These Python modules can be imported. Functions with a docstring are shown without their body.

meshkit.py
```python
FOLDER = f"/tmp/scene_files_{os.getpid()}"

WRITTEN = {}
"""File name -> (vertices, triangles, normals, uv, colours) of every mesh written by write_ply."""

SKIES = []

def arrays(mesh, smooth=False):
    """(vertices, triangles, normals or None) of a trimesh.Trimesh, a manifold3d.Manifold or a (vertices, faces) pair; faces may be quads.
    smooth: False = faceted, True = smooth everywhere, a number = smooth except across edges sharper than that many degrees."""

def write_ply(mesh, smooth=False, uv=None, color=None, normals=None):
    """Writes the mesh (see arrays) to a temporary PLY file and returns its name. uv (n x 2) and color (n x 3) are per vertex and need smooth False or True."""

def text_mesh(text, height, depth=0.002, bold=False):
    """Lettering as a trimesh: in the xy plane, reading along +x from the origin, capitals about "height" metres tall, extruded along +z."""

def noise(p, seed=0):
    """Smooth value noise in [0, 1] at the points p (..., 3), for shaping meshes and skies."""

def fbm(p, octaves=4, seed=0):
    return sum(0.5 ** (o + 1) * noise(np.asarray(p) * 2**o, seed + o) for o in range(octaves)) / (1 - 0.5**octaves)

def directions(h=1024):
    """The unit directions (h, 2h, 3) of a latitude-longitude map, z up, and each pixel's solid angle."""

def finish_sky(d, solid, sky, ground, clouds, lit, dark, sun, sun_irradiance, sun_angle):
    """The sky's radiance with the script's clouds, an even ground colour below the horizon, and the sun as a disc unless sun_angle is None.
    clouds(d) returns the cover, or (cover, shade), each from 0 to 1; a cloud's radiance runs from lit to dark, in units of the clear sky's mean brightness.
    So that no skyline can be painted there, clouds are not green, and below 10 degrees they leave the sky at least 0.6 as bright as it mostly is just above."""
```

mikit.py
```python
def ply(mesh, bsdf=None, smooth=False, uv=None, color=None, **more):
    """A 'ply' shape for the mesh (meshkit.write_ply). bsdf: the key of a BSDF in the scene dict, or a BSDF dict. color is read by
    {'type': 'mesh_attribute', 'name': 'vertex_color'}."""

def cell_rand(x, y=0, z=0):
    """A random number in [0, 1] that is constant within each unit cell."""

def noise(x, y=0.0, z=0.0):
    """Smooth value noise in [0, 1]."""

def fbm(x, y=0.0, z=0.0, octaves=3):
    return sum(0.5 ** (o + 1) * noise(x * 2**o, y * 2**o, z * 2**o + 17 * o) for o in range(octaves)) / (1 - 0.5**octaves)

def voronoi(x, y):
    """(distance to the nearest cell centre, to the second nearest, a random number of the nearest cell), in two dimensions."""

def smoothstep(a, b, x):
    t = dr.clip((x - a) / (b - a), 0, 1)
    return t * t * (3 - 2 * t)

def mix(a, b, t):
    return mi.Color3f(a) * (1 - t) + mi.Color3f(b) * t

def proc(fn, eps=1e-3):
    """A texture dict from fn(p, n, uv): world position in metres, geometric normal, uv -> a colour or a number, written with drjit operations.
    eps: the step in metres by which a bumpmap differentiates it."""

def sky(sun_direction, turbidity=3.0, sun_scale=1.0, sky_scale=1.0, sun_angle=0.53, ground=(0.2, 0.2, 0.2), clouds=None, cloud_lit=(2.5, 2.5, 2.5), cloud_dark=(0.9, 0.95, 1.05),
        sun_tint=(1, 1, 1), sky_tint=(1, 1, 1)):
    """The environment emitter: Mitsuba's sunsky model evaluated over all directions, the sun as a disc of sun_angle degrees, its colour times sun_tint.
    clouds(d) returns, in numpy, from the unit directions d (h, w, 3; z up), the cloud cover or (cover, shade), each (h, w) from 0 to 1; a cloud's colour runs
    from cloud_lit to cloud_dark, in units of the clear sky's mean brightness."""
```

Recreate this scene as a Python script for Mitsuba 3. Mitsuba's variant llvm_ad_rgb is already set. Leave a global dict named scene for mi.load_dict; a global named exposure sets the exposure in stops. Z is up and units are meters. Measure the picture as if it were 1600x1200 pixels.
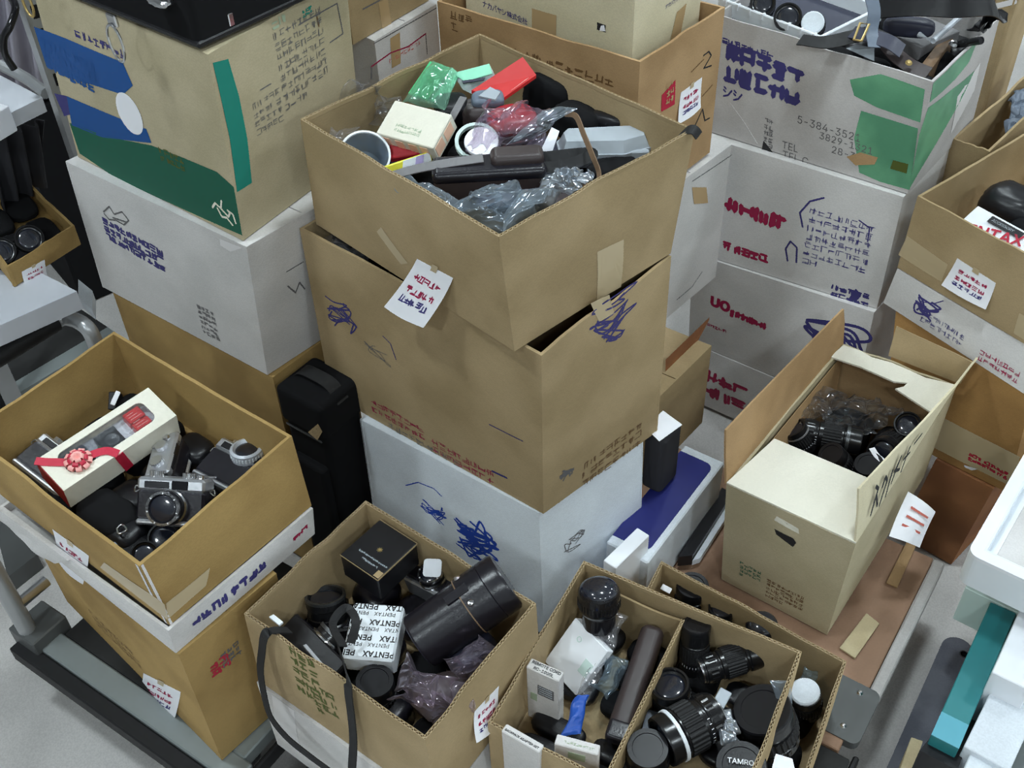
import math, random
import numpy as np
import trimesh, manifold3d
import shapely
from shapely.geometry import Polygon, LineString, Point, box as sbox
from shapely.ops import unary_union
import drjit as dr
import mitsuba as mi
import mikit, meshkit
from mikit import ply, proc

T = mi.ScalarTransform4f
scene, labels = {}, {}

# ------------------------------------------------------------------ camera, light, exposure
PITCH, ROLL = math.radians(42.43), math.radians(-2.24)
EYE = np.array([0, 0, 2.0])
FWD = np.array([0, math.cos(PITCH), -math.sin(PITCH)])
_r0 = np.array([1.0, 0, 0]); _u0 = np.cross(_r0, FWD)
UPV = -_r0 * math.sin(ROLL) + _u0 * math.cos(ROLL)
scene['view'] = {'type': 'perspective', 'fov': math.degrees(2 * math.atan(800 / 1700)), 'fov_axis': 'x',
                   'near_clip': 0.05, 'far_clip': 60.0,
                   'to_world': T().look_at(origin=EYE.tolist(), target=(EYE + FWD).tolist(), up=UPV.tolist())}
exposure = 0.26
LAMP_POWER = 92.0
LAMP_COLOR = (0.88, 1.0, 1.04)
LAMPS = [(-1.7, -1.0), (0.3, -1.6), (2.2, -1.5), (4.0, -0.4), (-1.4, 1.2), (0.6, 1.7), (2.9, 1.9), (-0.8, 4.2), (1.6, 4.2), (3.9, 4.2)]
LAMP_R, CEIL = 0.17, 3.7

# ------------------------------------------------------------------ materials
def pr(color, rough=0.6, metallic=0.0, spec=0.5, **more):
    c = color if isinstance(color, dict) else {'type': 'rgb', 'value': list(color)}
    return {'type': 'twosided', 'b': {'type': 'principled', 'base_color': c, 'roughness': rough, 'metallic': metallic, 'specular': spec, **more}}

def s2l(*c):
    return tuple((x / 255 / 12.92) if x / 255 < 0.04045 else ((x / 255 + 0.055) / 1.055) ** 2.4 for x in c)

def board(c1, c2, scale=9.0, fine=0.06):
    """paper board: two tones mottled by noise, with fibre grain"""
    def fn(p, n, uv):
        a = mikit.fbm(p.x * scale, p.y * scale, p.z * scale, octaves=3)
        g = mikit.noise(p.x * 420, p.y * 420, p.z * 420)
        c = mikit.mix(c1, c2, mikit.smoothstep(0.3, 0.7, a))
        return c * (1.0 - fine + 2 * fine * g)
    return proc(fn)

M = {}
def mat(key, bsdf):
    scene['mat_' + key] = bsdf; M[key] = 'mat_' + key

mat('kraft', pr(board((0.40, 0.297, 0.168), (0.325, 0.237, 0.127)), 0.75, spec=0.3))
mat('kraft_warm', pr(board((0.38, 0.25, 0.095), (0.30, 0.19, 0.068)), 0.75, spec=0.3))
mat('kraft_orange', pr(board((0.42, 0.27, 0.14), (0.33, 0.205, 0.10)), 0.75, spec=0.3))
mat('kraft_rust', pr(board((0.42, 0.235, 0.085), (0.33, 0.18, 0.065)), 0.75, spec=0.3))
mat('kraft_red', pr(board((0.30, 0.13, 0.055), (0.22, 0.09, 0.04)), 0.75, spec=0.3))
mat('cream', pr(board((0.46, 0.395, 0.265), (0.39, 0.335, 0.215)), 0.7, spec=0.3))
mat('cream_pale', pr(board((0.64, 0.57, 0.40), (0.56, 0.50, 0.34)), 0.7, spec=0.3))
mat('ivory', pr(board((0.74, 0.71, 0.61), (0.69, 0.66, 0.56), 6.0, 0.03), 0.65, spec=0.3))
mat('white_board', pr(board((0.62, 0.60, 0.59), (0.54, 0.525, 0.515)), 0.7, spec=0.3))
mat('blue_white', pr(board((0.70, 0.75, 0.80), (0.62, 0.66, 0.71)), 0.6, spec=0.35))
mat('grey_board', pr(board((0.50, 0.48, 0.47), (0.43, 0.41, 0.40)), 0.7, spec=0.3))
mat('flute', pr((0.52, 0.42, 0.27), 0.85, spec=0.2))
for k, c in dict(ink_blue=(0.012, 0.075, 0.26), ink_cobalt=(0.02, 0.06, 0.36), ink_navy=(0.045, 0.04, 0.16), ink_red=(0.42, 0.02, 0.045), ink_crimson=(0.30, 0.015, 0.06), ink_black=(0.02, 0.02, 0.022),
                 ink_grey=(0.13, 0.125, 0.13), ink_brown=(0.14, 0.075, 0.03), ink_green=(0.01, 0.10, 0.06), ink_teal=(0.015, 0.22, 0.17), ink_olive=(0.08, 0.10, 0.02), ink_pink=(0.50, 0.13, 0.10), ink_lightgreen=(0.35, 0.42, 0.30)).items():
    mat(k, pr(c, 0.6, spec=0.3))
mat('tape_tan', pr((0.43, 0.30, 0.155), 0.32, spec=0.5))
mat('tape_clear', pr((0.50, 0.40, 0.25), 0.28, spec=0.5))
mat('tape_green', pr(board((0.13, 0.35, 0.20), (0.085, 0.26, 0.15), 14.0, 0.03), 0.4, spec=0.5))
mat('tape_white', pr((0.70, 0.68, 0.68), 0.4))
mat('paper', pr((0.82, 0.82, 0.86), 0.6, spec=0.3))
mat('black_plastic', pr((0.008, 0.008, 0.009), 0.24))
mat('black_satin', pr((0.008, 0.008, 0.010), 0.36, spec=0.4))
mat('black_gloss', pr((0.008, 0.008, 0.01), 0.12))
mat('black_fabric', pr((0.009, 0.009, 0.010), 0.85, spec=0.12))
mat('rubber', pr((0.012, 0.012, 0.013), 0.55, spec=0.3))
mat('leather_black', {'type': 'bumpmap', 'arbitrary': proc(lambda p, n, uv: mikit.noise(p.x * 500, p.y * 500, p.z * 500)), 'scale': 0.00012,
                      'b': pr((0.009, 0.008, 0.012), 0.30)})
mat('leather_brown', pr((0.036, 0.025, 0.025), 0.45))
mat('leather_tan', pr((0.17, 0.105, 0.06), 0.6))
mat('leather_navy', pr((0.03, 0.032, 0.055), 0.45))
mat('grey_blue', pr((0.13, 0.16, 0.21), 0.45))
mat('strap_grey', pr((0.17, 0.165, 0.17), 0.5))
mat('strap_black', pr((0.012, 0.012, 0.013), 0.7))
mat('chrome', pr((0.72, 0.73, 0.75), 0.16, metallic=1.0))
mat('silver', pr((0.56, 0.57, 0.60), 0.34, metallic=0.85))
mat('silver_paint', pr((0.50, 0.53, 0.58), 0.4, metallic=0.25))
mat('gunmetal', pr((0.12, 0.125, 0.13), 0.35, metallic=0.8))
mat('gold', pr((0.55, 0.40, 0.16), 0.35, metallic=0.7))
mat('lens_glass', pr((0.006, 0.008, 0.016), 0.04, spec=0.9, clearcoat=1.0, clearcoat_gloss=0.97))
mat('teal_glass', pr((0.015, 0.05, 0.05), 0.06, spec=0.8, clearcoat=1.0))
mat('white_plastic', pr((0.74, 0.78, 0.82), 0.35))
mat('white_gloss', pr((0.80, 0.82, 0.86), 0.2))
mat('hard_case', pr((0.36, 0.40, 0.44), 0.38))
mat('hard_case_edge', pr((0.26, 0.285, 0.32), 0.45))
mat('green_card', pr((0.08, 0.52, 0.22), 0.4))
mat('mint_card', pr((0.30, 0.74, 0.52), 0.4))
mat('red_card', pr((0.58, 0.03, 0.03), 0.35))
mat('deep_red', pr((0.32, 0.012, 0.02), 0.35))
mat('ribbon_red', pr((0.50, 0.02, 0.05), 0.35))
mat('bow_pink', pr((0.80, 0.36, 0.33), 0.4))
mat('yellow_card', pr((0.70, 0.66, 0.05), 0.4))
mat('lilac_card', pr((0.42, 0.36, 0.62), 0.45))
mat('peach_print', pr((0.80, 0.50, 0.36), 0.5))
mat('pale_mint', pr((0.55, 0.68, 0.64), 0.45))
mat('teal', pr((0.022, 0.19, 0.205), 0.4))
mat('cyan', pr((0.10, 0.36, 0.45), 0.35))
mat('cobalt', pr((0.012, 0.07, 0.36), 0.4))
mat('indigo_gloss', pr((0.018, 0.022, 0.15), 0.5, spec=0.3))
mat('steel_grey', pr((0.26, 0.29, 0.29), 0.42, metallic=0.35))
mat('steel_dark', pr((0.10, 0.105, 0.105), 0.45, metallic=0.3))
mat('tube_grey', pr((0.42, 0.43, 0.44), 0.32, metallic=0.5))
mat('shelf_white', pr((0.55, 0.57, 0.62), 0.45))
mat('lavender', pr((0.33, 0.31, 0.36), 0.6))
mat('drape', pr((0.035, 0.035, 0.04), 0.7, spec=0.2))
mat('plank_slate', pr(board((0.10, 0.105, 0.13), (0.07, 0.075, 0.10), 20.0), 0.55))
mat('deck_wood', pr(board((0.34, 0.20, 0.13), (0.25, 0.145, 0.09), 12.0), 0.6))
mat('deck_dark', pr(board((0.035, 0.035, 0.035), (0.02, 0.02, 0.02), 12.0), 0.8, spec=0.2))
mat('wood_pale', pr(board((0.50, 0.42, 0.26), (0.42, 0.34, 0.2), 20.0), 0.65))
mat('floor', pr(board((0.54, 0.52, 0.505), (0.42, 0.405, 0.395), 4.0, 0.08), 0.55, spec=0.35))
mat('wall', pr((0.52, 0.52, 0.52), 0.8, spec=0.2))
mat('ceiling', pr((0.42, 0.42, 0.42), 0.9, spec=0.1))
def film(tint, coat=0.16, gloss=0.13, body=(0.5, 0.5, 0.53)):
    """thin plastic film: mostly clear, with a glossy sheen on its creases"""
    return {'type': 'blendbsdf', 'weight': coat, 'a': {'type': 'thindielectric', 'int_ior': 1.5, 'specular_transmittance': {'type': 'rgb', 'value': list(tint)}},
            'b': pr(body, gloss, metallic=0.6, spec=1.0)}
mat('film_clear', film((0.96, 0.96, 0.97), 0.17, 0.12, (0.58, 0.58, 0.61)))
mat('film_milk', film((0.88, 0.92, 0.96), 0.34, 0.14, (0.52, 0.61, 0.70)))
mat('film_lilac', film((0.95, 0.91, 0.96), 0.22, 0.12, (0.58, 0.50, 0.60)))
mat('film_green', film((0.72, 0.92, 0.8), 0.45, 0.14, (0.34, 0.68, 0.50)))
mat('film_blue', film((0.7, 0.85, 0.95), 0.26, 0.12, (0.40, 0.52, 0.62)))
mat('film_dark', film((0.9, 0.9, 0.92), 0.10, 0.11, (0.45, 0.48, 0.52)))
mat('foil', pr((0.55, 0.60, 0.66), 0.16, metallic=0.8))

# ------------------------------------------------------------------ bookkeeping
_taken = {}
def key_for(name, parent=None):
    base = (parent + '__' + name) if parent else name
    n = _taken.get(base, 0); _taken[base] = n + 1
    return base if n == 0 else '%s_%03d' % (base, n)

def thing(name, label, cat, group=None):
    k = key_for(name)
    labels[k] = {'label': label, 'category': cat}
    if group: labels[k]['group'] = group
    return k

def struct(name, mesh, m, **kw):
    k = key_for(name); scene[k] = ply(mesh, M[m], **kw); labels[k] = {'kind': 'structure'}
    return k

def part(parent, name, mesh, m, smooth=False, label=None, kind=None):
    """one mesh as a part of a thing (or of a part)"""
    k = key_for(name, parent)
    scene[k] = ply(tm(mesh), M[m], smooth=smooth)
    if label or kind:
        labels[k] = {}
        if label: labels[k]['label'] = label
        if kind: labels[k]['kind'] = kind
    return k

def solo(name, mesh, m, label, cat, group=None, smooth=False):
    """a thing that is one mesh"""
    k = thing(name, label, cat, group)
    scene[k] = ply(tm(mesh), M[m], smooth=smooth)
    return k

# ------------------------------------------------------------------ mesh helpers
def A_(x): return np.asarray(x, float)
def unit(v): v = A_(v); return v / max(np.linalg.norm(v), 1e-12)

def tm(mesh):
    if isinstance(mesh, list):
        return trimesh.util.concatenate([tm(m) for m in mesh])
    if isinstance(mesh, manifold3d.Manifold):
        m = mesh.to_mesh(); return trimesh.Trimesh(m.vert_properties[:, :3], m.tri_verts, process=False)
    if isinstance(mesh, tuple):
        v, f = A_(mesh[0]), np.asarray(mesh[1], int)
        if f.shape[1] == 4: f = np.vstack([f[:, [0, 1, 2]], f[:, [0, 2, 3]]])
        return trimesh.Trimesh(v, f, process=False)
    return mesh

class Frame:
    """a local frame: origin o, unit axes x, y, z"""
    def __init__(s, o, x, y=None, z=None):
        s.o = A_(o); s.x = unit(x)
        if z is not None:
            s.z = unit(A_(z) - s.x * (A_(z) @ s.x)); s.y = np.cross(s.z, s.x)
        else:
            s.y = unit(A_(y) - s.x * (A_(y) @ s.x)); s.z = np.cross(s.x, s.y)
    def p(s, x, y, z): return s.o + s.x * x + s.y * y + s.z * z
    def go(s, mesh):
        m = tm(mesh).copy(); v = m.vertices
        m.vertices = s.o + np.outer(v[:, 0], s.x) + np.outer(v[:, 1], s.y) + np.outer(v[:, 2], s.z)
        return m
    def sub(s, o, x=(1, 0, 0), y=(0, 1, 0)):
        d = lambda a: s.x * a[0] + s.y * a[1] + s.z * a[2]
        return Frame(s.p(*o), d(x), d(y))

def rot(axis, deg):
    return trimesh.transformations.rotation_matrix(math.radians(deg), axis)

def bx(x0, y0, z0, x1, y1, z1, c=0.0):
    """box, edges chamfered by c"""
    if c <= 0:
        m = trimesh.creation.box((x1 - x0, y1 - y0, z1 - z0)); m.apply_translation(((x0 + x1) / 2, (y0 + y1) / 2, (z0 + z1) / 2)); return m
    c = min(c, 0.45 * min(x1 - x0, y1 - y0, z1 - z0))
    P = []
    for x, sx in ((x0, 1), (x1, -1)):
        for y, sy in ((y0, 1), (y1, -1)):
            for z, sz in ((z0, 1), (z1, -1)):
                P += [(x + sx * c, y + sy * c, z), (x + sx * c, y, z + sz * c), (x, y + sy * c, z + sz * c)]
    return trimesh.convex.convex_hull(np.array(P))

def rbx(x0, y0, z0, x1, y1, z1, r, n=4):
    """rounded box"""
    r = min(r, 0.49 * min(x1 - x0, y1 - y0, z1 - z0))
    s = trimesh.creation.icosphere(subdivisions=2, radius=r)
    P = [s.vertices + (x, y, z) for x in (x0 + r, x1 - r) for y in (y0 + r, y1 - r) for z in (z0 + r, z1 - r)]
    return trimesh.convex.convex_hull(np.vstack(P))

def lathe(profile, n=40):
    """solid of revolution about z; profile is a list of (radius, z) from one end to the other"""
    pf = A_(profile); a = np.arange(n) * 2 * np.pi / n
    v = np.stack([np.outer(pf[:, 0], np.cos(a)), np.outer(pf[:, 0], np.sin(a)), np.repeat(pf[:, 1:2], n, 1)], -1).reshape(-1, 3)
    i, j = np.meshgrid(np.arange(len(pf) - 1), np.arange(n), indexing='ij'); k = (j + 1) % n
    f = np.stack([i * n + j, i * n + k, (i + 1) * n + k, (i + 1) * n + j], -1).reshape(-1, 4)
    return tm((v, f))

def catmull(pts, n=8):
    P = A_(pts); P = np.vstack([2 * P[0] - P[1], P, 2 * P[-1] - P[-2]]); out = []
    for k in range(1, len(P) - 2):
        for t in np.arange(n) / n:
            a, b, c, d = P[k - 1:k + 3]
            out.append(0.5 * (2 * b + (c - a) * t + (2 * a - 5 * b + 4 * c - d) * t * t + (3 * b - a - 3 * c + d) * t ** 3))
    out.append(P[-2]); return np.array(out)

def tube(pts, r, n=10, smooth=8, closed=False):
    P = catmull(pts, smooth) if smooth else A_(pts)
    d = np.gradient(P, axis=0); d /= np.maximum(np.linalg.norm(d, axis=1, keepdims=True), 1e-9)
    u = np.cross(d[0], (0, 0, 1.0)); u = u if np.linalg.norm(u) > 0.05 else np.cross(d[0], (1.0, 0, 0)); rings = []
    for k in range(len(P)):
        u = unit(u - d[k] * (u @ d[k])); w = np.cross(d[k], u)
        a = np.arange(n) * 2 * np.pi / n
        rings.append(P[k] + r * (np.outer(np.cos(a), u) + np.outer(np.sin(a), w)))
    v = np.vstack(rings + [P[:1], P[-1:]]); m = len(P); f = []
    for k in range(m - 1):
        for j in range(n):
            f += [(k * n + j, k * n + (j + 1) % n, (k + 1) * n + (j + 1) % n), (k * n + j, (k + 1) * n + (j + 1) % n, (k + 1) * n + j)]
    for j in range(n):
        f += [(m * n, (j + 1) % n, j), (m * n + 1, (m - 1) * n + j, (m - 1) * n + (j + 1) % n)]
    return tm((v, f))

def ribbon(pts, width, up=(0, 0, 1), thick=0.0022, smooth=8, twist=None):
    """a strap along pts whose flat side faces up (one vector, or one per point)"""
    P = catmull(pts, smooth) if smooth else A_(pts)
    U = np.repeat([A_(up)], len(P), 0) if np.ndim(up) == 1 else (catmull(up, smooth) if smooth else A_(up))
    d = np.gradient(P, axis=0); v = []
    for k in range(len(P)):
        t = unit(d[k]); s = unit(np.cross(t, U[k])); n = np.cross(s, t)
        v += [P[k] + s * a * width / 2 + n * b * thick / 2 for a, b in ((-1, -1), (1, -1), (1, 1), (-1, 1))]
    f = []
    for k in range(len(P) - 1):
        for j in range(4):
            f.append((4 * k + j, 4 * k + (j + 1) % 4, 4 * k + 4 + (j + 1) % 4, 4 * k + 4 + j))
    e = 4 * (len(P) - 1); f += [(3, 2, 1, 0), (e, e + 1, e + 2, e + 3)]
    return tm((np.array(v), np.array(f)))

def prism(poly, h, z0=0.0):
    """shapely polygon (or list of xy) extruded along z"""
    poly = poly if hasattr(poly, 'geom_type') else Polygon(poly)
    out = []
    for g in getattr(poly, 'geoms', [poly]):
        if g.area > 1e-9:
            m = trimesh.creation.extrude_polygon(g, h, engine='earcut'); m.apply_translation((0, 0, z0)); out.append(m)
    return trimesh.util.concatenate(out)

def rrect(w, h, r, cx=0, cy=0):
    return sbox(cx - w / 2 + r, cy - h / 2 + r, cx + w / 2 - r, cy + h / 2 - r).buffer(r, 6)

def grid_sheet(S, nu, nv):
    """(nu+1) x (nv+1) sheet through S(u, v)"""
    u, v = np.meshgrid(np.linspace(0, 1, nu + 1), np.linspace(0, 1, nv + 1), indexing='ij')
    P = S(u.ravel(), v.ravel())
    i, j = np.meshgrid(np.arange(nu), np.arange(nv), indexing='ij'); a = i * (nv + 1) + j
    return P, np.stack([a, a + nv + 1, a + nv + 2, a + 1], -1).reshape(-1, 4)

def slab_sheet(S, nu, nv, th):
    """like grid_sheet with a thickness th along the negative normal; closed"""
    P, f = grid_sheet(S, nu, nv); m = tm((P, f)); n = meshkit.arrays(m, True)[2]
    Q = P - n * th; N = len(P)
    rim = [k * (nv + 1) for k in range(nu + 1)] + [nu * (nv + 1) + k for k in range(1, nv + 1)] + [k * (nv + 1) + nv for k in range(nu - 1, -1, -1)] + [k for k in range(nv - 1, 0, -1)]
    side = [(rim[(i + 1) % len(rim)], rim[i], rim[i] + N, rim[(i + 1) % len(rim)] + N) for i in range(len(rim))]
    return tm((np.vstack([P, Q]), np.vstack([f, f[:, ::-1] + N, np.array(side)])))

def quad(p00, p10, p11, p01):
    """bilinear sheet over four corners: S(u, v)"""
    a, b, c, d = map(A_, (p00, p10, p11, p01))
    def S(u, v):
        u, v = np.asarray(u, float)[..., None], np.asarray(v, float)[..., None]
        return (a * (1 - u) + b * u) * (1 - v) + (d * (1 - u) + c * u) * v
    S.n = unit(np.cross(b - a, d - a)); S.w = (np.linalg.norm(b - a) + np.linalg.norm(c - d)) / 2; S.h = (np.linalg.norm(d - a) + np.linalg.norm(c - b)) / 2
    return S

def crumple(p00, p10, p11, p01, amp=0.015, n=34, seed=0, freq=5.0, bulge=0.02, ridges=1.0):
    """a crumpled film over four corners: folded ridges of noise, bulging up"""
    S = quad(p00, p10, p11, p01); r = np.random.RandomState(seed); ox, oy = r.rand(2) * 50
    def R(u, v):
        P = S(u, v); q = np.stack([u * freq * S.w / 0.12 + ox, v * freq * S.h / 0.12 + oy, 0 * u + seed], -1)
        h = 0
        for o in range(3):
            h = h + 0.55 ** o * (1 - np.abs(2 * meshkit.noise(q * 2 ** o, seed + o) - 1) ** 0.7)
        h = h - 1.0
        e = np.sin(np.pi * np.clip(u, 0, 1)) * np.sin(np.pi * np.clip(v, 0, 1))
        jx = (meshkit.noise(q * 1.3 + 9, seed + 7) - 0.5) * amp * 2.5; jy = (meshkit.noise(q * 1.3 + 31, seed + 8) - 0.5) * amp * 2.5
        tx, ty = unit(A_(p10) - A_(p00)), unit(A_(p01) - A_(p00))
        n_ = S.n if S.n[2] > 0 else -S.n
        return P + n_ * (ridges * amp * h + bulge * e ** 0.5)[..., None] + tx * jx[..., None] + ty * jy[..., None]
    return grid_sheet(R, n, n)

def blob(size, seed=0, lump=0.12, sub=3, power=3.0):
    """a soft pouch-like body: rounded box of half sizes, lumpy"""
    s = trimesh.creation.icosphere(subdivisions=sub); v = s.vertices
    k = (np.abs(v) ** power).sum(1) ** (-1 / power); v = v * k[:, None]
    v = v * (1 + lump * (meshkit.fbm(v * 1.7 + seed * 7.3, 3, seed) - 0.5)[:, None] * 2)
    s.vertices = v * A_(size); return s

# strokes: lettering drawn as polylines in a unit box
def strokes(lines, w):
    return unary_union([LineString(l).buffer(w / 2, 2) for l in lines])

GLYPH = {
 'ナ': [[(.05, .68), (.95, .68)], [(.52, .98), (.5, .5), (.22, .02)]],
 'カ': [[(.08, .7), (.88, .7), (.82, .1), (.68, .08)], [(.45, .98), (.4, .5), (.1, .03)]],
 'バ': [[(.32, .75), (.2, .3), (.03, .05)], [(.6, .75), (.78, .4), (.92, .06)], [(.72, .98), (.8, .86)], [(.88, .98), (.97, .86)]],
 'ヤ': [[(.05, .62), (.9, .76), (.7, .5)], [(.3, .95), (.5, .03)]],
 'シ': [[(.12, .9), (.3, .78)], [(.06, .62), (.25, .5)], [(.1, .06), (.55, .25), (.92, .75)]],
 '株': [[(.02, .7), (.42, .7)], [(.22, .97), (.22, .02)], [(.22, .6), (.04, .25)], [(.24, .55), (.42, .35)], [(.58, .92), (.5, .7)], [(.54, .78), (.94, .78)], [(.45, .52), (.98, .52)], [(.72, .98), (.72, .02)], [(.7, .5), (.48, .14)], [(.74, .5), (.98, .14)]],
 '式': [[(.03, .74), (.95, .74)], [(.12, .48), (.55, .48)], [(.33, .48), (.33, .12)], [(.06, .08), (.58, .18)], [(.62, .97), (.7, .4), (.86, .06), (.96, .22)], [(.78, .95), (.9, .85)]],
 '会': [[(.5, .97), (.03, .55)], [(.5, .97), (.97, .55)], [(.3, .58), (.7, .58)], [(.12, .38), (.88, .38)], [(.45, .38), (.25, .06), (.78, .1)], [(.65, .25), (.88, .02)]],
 '社': [[(.2, .97), (.28, .86)], [(.04, .74), (.4, .74), (.05, .3)], [(.22, .5), (.22, .02)], [(.26, .48), (.42, .34)], [(.5, .58), (.96, .58)], [(.73, .95), (.73, .08)], [(.46, .08), (.98, .08)]],
}
def lettering(text, h, w=0.11, gap=1.08):
    """text of GLYPH characters as a flat polygon, h tall"""
    out = [shapely.affinity.translate(strokes(GLYPH[c], w), i * gap, 0) for i, c in enumerate(text)]
    return shapely.affinity.scale(unary_union(out), h, h, origin=(0, 0))

def marks(rng, n, cell, w=0.13, cols=6):
    """rows of small illegible printed marks, as a flat polygon about (cols x cell) wide"""
    out = []
    for i in range(n):
        cx, cy = (i % cols) * 1.12, -(i // cols) * 1.3
        for k in range(rng.randint(3, 6)):
            if rng.rand() < 0.5:
                y = rng.rand(); out.append(LineString([(cx + rng.rand() * .2, cy + y), (cx + .75 + rng.rand() * .25, cy + y + rng.rand() * .1 - .05)]))
            else:
                x = rng.rand(); out.append(LineString([(cx + x, cy + .05 + rng.rand() * .3), (cx + x + rng.rand() * .2 - .1, cy + .7 + rng.rand() * .3)]))
    return shapely.affinity.scale(unary_union([l.buffer(w / 2, 1) for l in out]), cell, cell, origin=(0, 0))
import shapely.affinity

# ------------------------------------------------------------------ cartons: corners (left, front, right, back) of rim and foot
CART = {}
def carton(k, L=None, F=None, R=None, B=None, bF=None, zb=None, bL=None, bR=None, bB=None):
    L, F, R, B, bF, bL, bR, bB = [None if q is None else A_(q) for q in (L, F, R, B, bF, bL, bR, bB)]
    if F is None and None not in (id(L) if L is not None else None, id(R) if R is not None else None): F = L + R - B
    if bF is None: bF = np.array([F[0], F[1], zb])
    d = bF - F
    if L is None: L = bL - d
    if R is None and B is not None: R = F + B - L
    if B is None: B = L + R - F
    bL = L + d if bL is None else bL; bR = R + d if bR is None else bR
    bB = B + (bL - L + bR - R) / 2 if bB is None else bB
    CART[k] = dict(t=[L, F, R, B], b=[bL, bF, bR, bB])
def FACE(k, fc):
    t, b = CART[k]['t'], CART[k]['b']
    i, j = dict(l=(0, 1), r=(1, 2), p=(2, 3), q=(3, 0), pi=(3, 2), qi=(0, 3))[fc]      # p, q: the two far walls; pi, qi: seen from inside
    return [b[i], b[j], t[j], t[i]]

carton('A', L=(-0.3294,1.6148,1.1220), F=(-0.0101,1.2569,1.1220), R=(0.3042,1.5323,1.1220), B=(-0.0339,1.9090,1.1220), bF=(0.0059,1.2653,0.9110), bR=(0.2775,1.5036,0.9110), bL=(-0.3380,1.6344,0.9110))
carton('B', L=(-0.3676,1.6282,0.9070), F=(0.0467,1.2570,0.9070), R=(0.2786,1.5017,0.9070), bF=(0.0472,1.2834,0.5080), bL=(-0.3673,1.6208,0.5080), bR=(0.2766,1.4806,0.5080))
carton('C', L=(-0.3037,1.5488,0.5060), F=(0.0392,1.2871,0.5060), R=(0.2467,1.4565,0.5060), bF=(0.0434,1.2386,0.2000))
carton('H', L=(-0.8642,1.2308,0.8130), F=(-0.5249,0.9546,0.8130), R=(-0.3441,1.1993,0.8130), B=(-0.6869,1.4735,0.8130), bF=(-0.5226,0.9653,0.6590), bR=(-0.3360,1.1908,0.6590))
carton('I', L=(-0.8585,1.2167,0.6570), F=(-0.5232,0.9566,0.6570), R=(-0.3337,1.1869,0.6570), bF=(-0.5282,0.9614,0.5920), bR=(-0.3404,1.1872,0.5920), bL=(-0.8589,1.2153,0.6360))
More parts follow.
